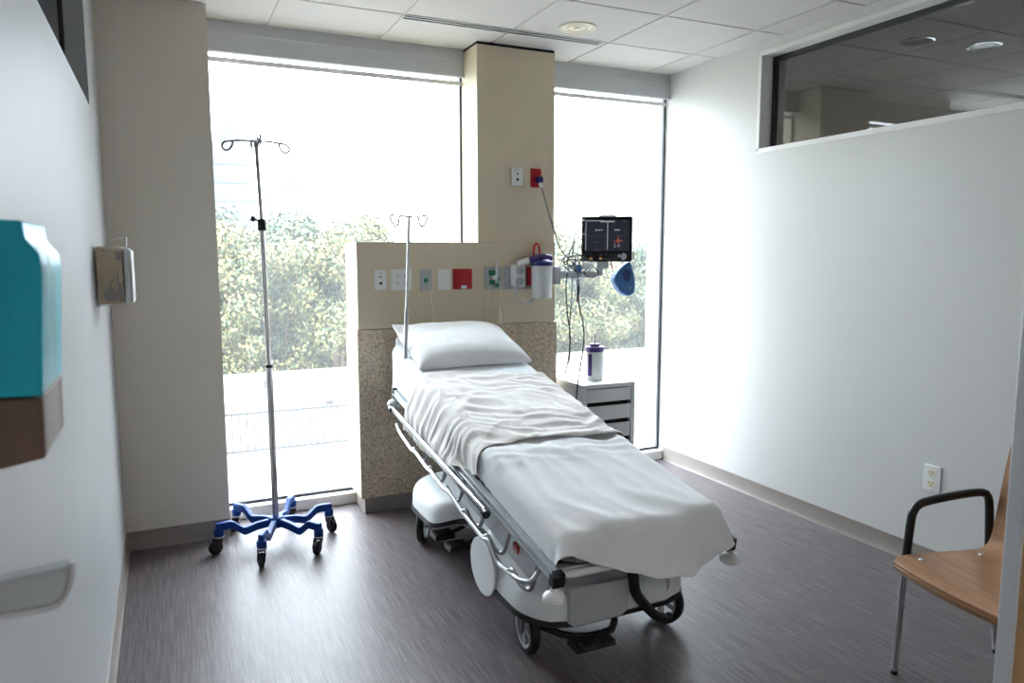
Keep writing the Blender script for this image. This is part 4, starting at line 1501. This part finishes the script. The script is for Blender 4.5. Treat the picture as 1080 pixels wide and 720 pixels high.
t = thing('near_glove_box_holder', 'blurred wall holder with a teal box above a brown box, nearest on the left wall', 'wall holder', (-.245, 1.15, 1.38))  # glove box holder, teal box stacked above a brown one
ol = [(XL+.004, 1.322), (-.150, 1.320), (-.140, 1.480), (-.142, 1.502), (-.156, 1.520), (-.158, 1.542), (XL+.004, 1.545)]
PM = Matrix(((1, 0, 0, 0), (0, 0, 1, 0), (0, 1, 0, 0), (0, 0, 0, 1)))
obj('teal_box', MB().prism(ol, 1.10, 1.30, PM), 'teal', t, .003)
obj('brown_box', MB().prism([(XL+.004, 1.222), (-.152, 1.238), (-.150, 1.318), (XL+.004, 1.320)], 1.102, 1.30, PM), 'brown', t, .003)
obj('clear_cover', MB().prism([(-.149, 1.235), (-.140, 1.245), (-.139, 1.335), (-.133, 1.47), (-.139, 1.50), (-.147, 1.515), (-.139, 1.48), (-.148, 1.32)], 1.10, 1.16, PM), 'clear', t, .002)
t = thing('wall_tray', 'blurred grey curved tray on the left wall below the teal box', 'tray', (-.245, 1.12, 1.06))
ol = [(XL+.001, 1.036), (-.160, 1.034), (-.141, 1.050), (-.133, 1.070), (-.131, 1.088), (-.140, 1.089), (XL+.001, 1.080)]
obj('tray_body', MB().prism(ol, 1.10, 1.135, PM), 'frame_grey', t, .004)
obj('tray_lip', MB().tube([(XL+.002, 1.097, 1.040), (-.160, 1.097, 1.038), (-.141, 1.097, 1.053), (-.132, 1.097, 1.078), (-.131, 1.097, 1.096)], .004, 8, smooth=3), 'alu', t)

# ------------------------------------------------------------------ chair
ch_dir = math.atan2(.062, -.432)          # facing direction in the floor plane
# local frame: +X forward, +Y to the chair's left, built in local coords
cc = Vector((2.49, 1.40, 0))
chair = thing('visitor_chair', 'beech plywood armchair with black arm and chrome legs by the right wall', 'chair', cc, ch_dir, world=False)
HWD = .245
# shell: side profile (x forward, z) swept across width, waterfall front, curved back
sp = [(.265, .408), (.276, .429), (.266, .444), (.235, .451), (.16, .450), (.02, .441), (-.06, .435), (-.112, .437), (-.146, .456), (-.160, .50), (-.172, .58), (-.190, .70), (-.206, .79), (-.213, .832)]
P3 = catmull([Vector((x, 0, z)) for x, z in sp], 4)
W2 = 14
rings_t, rings_b = [], []
npt = len(P3)
for i, p in enumerate(P3):
    tg = (P3[min(i+1, npt-1)]-P3[max(i-1, 0)]).normalized()
    nm = Vector((-tg.z, 0, tg.x))
    if nm.z < 0 and i < npt*.5:
        nm = -nm
    f = i/(npt-1)
    wd = HWD*(1.0 if f < .45 else 1.0-.04*(f-.45)/.55)
    if f > .96: wd *= 1-.06*(f-.96)/.04
    if f < .06: wd *= 1-.10*(1-f/.06)
    ra, rb = [], []
    for k in range(W2+1):
        a = -1+2*k/W2
        dish = -.012*(1-a*a)*(1 if .1 < f < .5 else .5)
        bow = .012*(1-a*a) if f < .12 else 0
        c = p+Vector((bow, a*wd, dish if f < .5 else 0))+(Vector((-.02*(1-a*a), 0, 0)) if f > .6 else Vector())
        ra.append(c)
        rb.append(c-Vector((0, 0, .012)) if f < .5 else c-Vector((.012, 0, .004)))
    rings_t.append(ra); rings_b.append(rb)
loops = [a+b[::-1] for a, b in zip(rings_t, rings_b)]
obj('seat_shell', MB().loft(loops), 'wood', chair, .002)
for sy in (-1, 1):
    yy = sy*.262
    fo, ro = .185, -.262
    mb = MB().tube([(.225, yy, .006), (.205, yy, .44)], .0105, 12)
    l1 = obj('leg', mb, 'chrome', chair)
    obj('foot_glide', MB().tube([(.2255, yy, 0), (.225, yy, .012)], .0125, 12), 'black', l1)
    mb = MB().tube([(-.250, yy, .006), (-.185, yy, .40)], .0105, 12)
    l2 = obj('leg', mb, 'chrome', chair)
    obj('foot_glide', MB().tube([(-.2505, yy, 0), (-.250, yy, .012)], .0125, 12), 'black', l2)
    mb = MB().tube([(.205, yy, .43), (.194, yy, .56), (.186, yy, .598), (.160, yy, .622), (.10, yy, .632), (-.03, yy, .640), (-.12, yy, .638), (-.150, yy, .622), (-.162, yy, .585), (-.170, yy, .50), (-.176, yy, .425)], .0150, 12, smooth=4)
    obj('arm', mb, 'black_gloss', chair)
mb = MB().tube([(.205, -.262, .425), (.205, .262, .425)], .009, 10).tube([(-.17, -.262, .415), (-.17, .262, .415)], .009, 10)
for sy in (-1, 1):
    mb.tube([(.205, sy*.262, .425), (-.17, sy*.262, .415)], .009, 10)
obj('under_frame', mb, 'satin', chair)
for (x, y) in ((.20, .20), (.20, -.20), (-.07, .20), (-.07, -.20)):
    obj('seat_bolt', MB().lathe([(.0, .003), (.008, .002), (.010, -.001)], 14, Matrix.Translation((x, y, .4495 if x > 0 else .4335))), 'satin', chair)

# ------------------------------------------------------------------ outside
struct('floor_outside_ground', B((-120, 5.5, -9.4), (260, 400, -9.0)), 'ground')
struct('floor_outside_roof', B((-30, 5.2, -4.0), (45, 29.5, -3.0)), 'roof')
rl = thing('roof_railing', 'pale slatted railing on the white roof outside the left window', 'railing', (1.5, 17.5, -3.0))
mb = MB().box((-4, 17.48, -2.12), (7, 17.54, -2.06)).box((-4, 17.48, -2.98), (7, 17.54, -2.93))
obj('rail', mb, 'rail_w', rl)
mb = MB()
for k in range(70):
    x = -4+k*11/70
    mb.box((x, 17.495, -2.96), (x+.035, 17.525, -2.08))
obj('balusters', mb, 'rail_w', rl)
for k, (x, y, s) in enumerate(((4.6, 19.5, .32), (4.25, 22, .22), (3.0, 26, .3))):
    t = thing('roof_vent', ('small grey box vent on the white roof beyond the railing', 'low grey vent further out on the white roof', 'far pale vent near the edge of the white roof')[k], 'roof vent', (x, y, -3.0))
    obj('vent_box', B((x-s/2, y-s/2, -3.0), (x+s/2, y+s/2, -3.0+s*.8)), 'rail_w', t, .02)
    obj('vent_cap', B((x-s*.6, y-s*.6, -3.0+s*.8), (x+s*.6, y+s*.6, -3.0+s*.9)), 'rail_w', t, .01)


def tower(x0, x1, y, z1, label):
    t = thing('office_tower', label, 'building', ((x0+x1)/2, y, -9))
    d = (x1-x0)*.9
    obj('facade', B((x0, y, -9), (x1, y+d, z1)), 'tower', t)
    mb = MB()
    z = z1-3
    while z > -2:
        mb.box((x0+.5, y-.12, z-1.5), (x1-.5, y+.02, z))
        z -= 3.4
    obj('window_bands', mb, 'tower_dark', t)
    obj('roof_box', B((x0+2, y+2, z1), (x1-2, y+d-2, z1+3.2)), 'tower_dark', t)


tower(8.5, 16.3, 150, 22.6, 'faint tall office tower rising beyond the trees at far left')
tower(19.5, 26.8, 150, 13.5, 'faint lower office tower beyond the trees right of the tall one')


def foliage(seed, R, H, nl, nleaf):
    r = random.Random(seed)
    mb = MB()
    lobes = []
    for k in range(nl):
        a = r.uniform(0, 2*PI)
        z = r.uniform(-.9, 1)
        rad = R*math.sqrt(max(.05, 1-z*z))*r.uniform(.45, .85)
        lobes.append((Vector((rad*math.cos(a), rad*math.sin(a), H*(.5+.42*z))), r.uniform(.20, .34)*R))
    for k in range(nleaf):
        c, lr = lobes[k % nl]
        d = Vector((r.gauss(0, 1), r.gauss(0, 1), r.gauss(0, 1))).normalized()
        p = c+d*lr*(r.uniform(.35, 1.0)**.6)
        nrm = (d+Vector((r.uniform(-.7, .7), r.uniform(-.7, .7), r.uniform(-.4, .9)))).normalized()
        u = nrm.orthogonal().normalized()
        v = nrm.cross(u)
        s = r.uniform(.035, .085)
        mb.add([p+u*s*1.3, p+v*s*.7, p-u*s*1.3, p-v*s*.7], [(0, 1, 2, 3)])
    return mb


variants = [(foliage(11, 2.6, 8.0, 60, 30000), 'leaf'), (foliage(12, 2.2, 7.2, 54, 26000), 'leaf2'), (foliage(13, 2.9, 8.6, 66, 34000), 'leaf')]
vm = []
for k, (mb, m) in enumerate(variants):
    o = obj('foliage', mb, m, ang=180)
    vm.append(o.data)
    bpy.data.objects.remove(o)
trunk_b = MB().tube([(0, 0, 0), (.08, .03, 3), (0, .1, 6)], [.28, .12], 8, smooth=3)
for a in (0.4, 2.3, 4.2, 5.4):
    trunk_b.tube([(.05, .03, 2.4), (.9*math.cos(a), .9*math.sin(a), 4.2), (1.6*math.cos(a), 1.6*math.sin(a), 6)], [.10, .04], 6)
o = obj('trunk', trunk_b, 'bark')
trunk_me = o.data
bpy.data.objects.remove(o)
tree_spots = [(.8, 33, 0, 1.0), (3.0, 32, 2, 1.05), (4.9, 34.0, 1, 1.24), (6.6, 32.2, 0, 1.10), (8.6, 34, 2, 1.0), (10.8, 33, 1, 1.12), 
              (15.6, 33, 2, 1.0), (17.6, 35, 1, 1.16), (19.6, 33, 0, 1.06), (21.6, 35, 2, 1.0), (23.6, 33, 1, 1.12), (25.8, 35, 0, 1.05),
              (2.0, 38, 1, 1.28), (5.8, 38, 2, 1.12), (9.6, 39, 0, 1.16), (20.6, 39, 0, 1.14), (24.5, 39, 2, 1.08), (28, 38, 1, 1.2)]
where = {0: 'tree behind the white roof at the far left edge of the left window', 1: 'sunlit tree behind the rolling stand in the left window', 3: 'tree just left of the headwall in the left window',
         2: 'tree right of the rolling stand pole, in the left window'}
for k, (x, y, vi, sc_) in enumerate(tree_spots):
    t = thing('leafy_tree', where.get(k) or ('pale leafy tree with its top showing just above the headwall' if 7.5 < x < 13 else 'taller pale tree in the back row in the left window' if x < 7.5 else 'pale leafy tree in the row seen through the right window'), 'tree', (x, y, -9), rnd.uniform(0, 6.28), 'trees beyond the roof', world=False)
    t.scale = (sc_, sc_, sc_)
    f = bpy.data.objects.new('foliage', vm[vi]); COL.objects.link(f); f.parent = t; f.location = (0, 0, 3.0)
    g = bpy.data.objects.new('trunk', trunk_me); COL.objects.link(g); g.parent = t
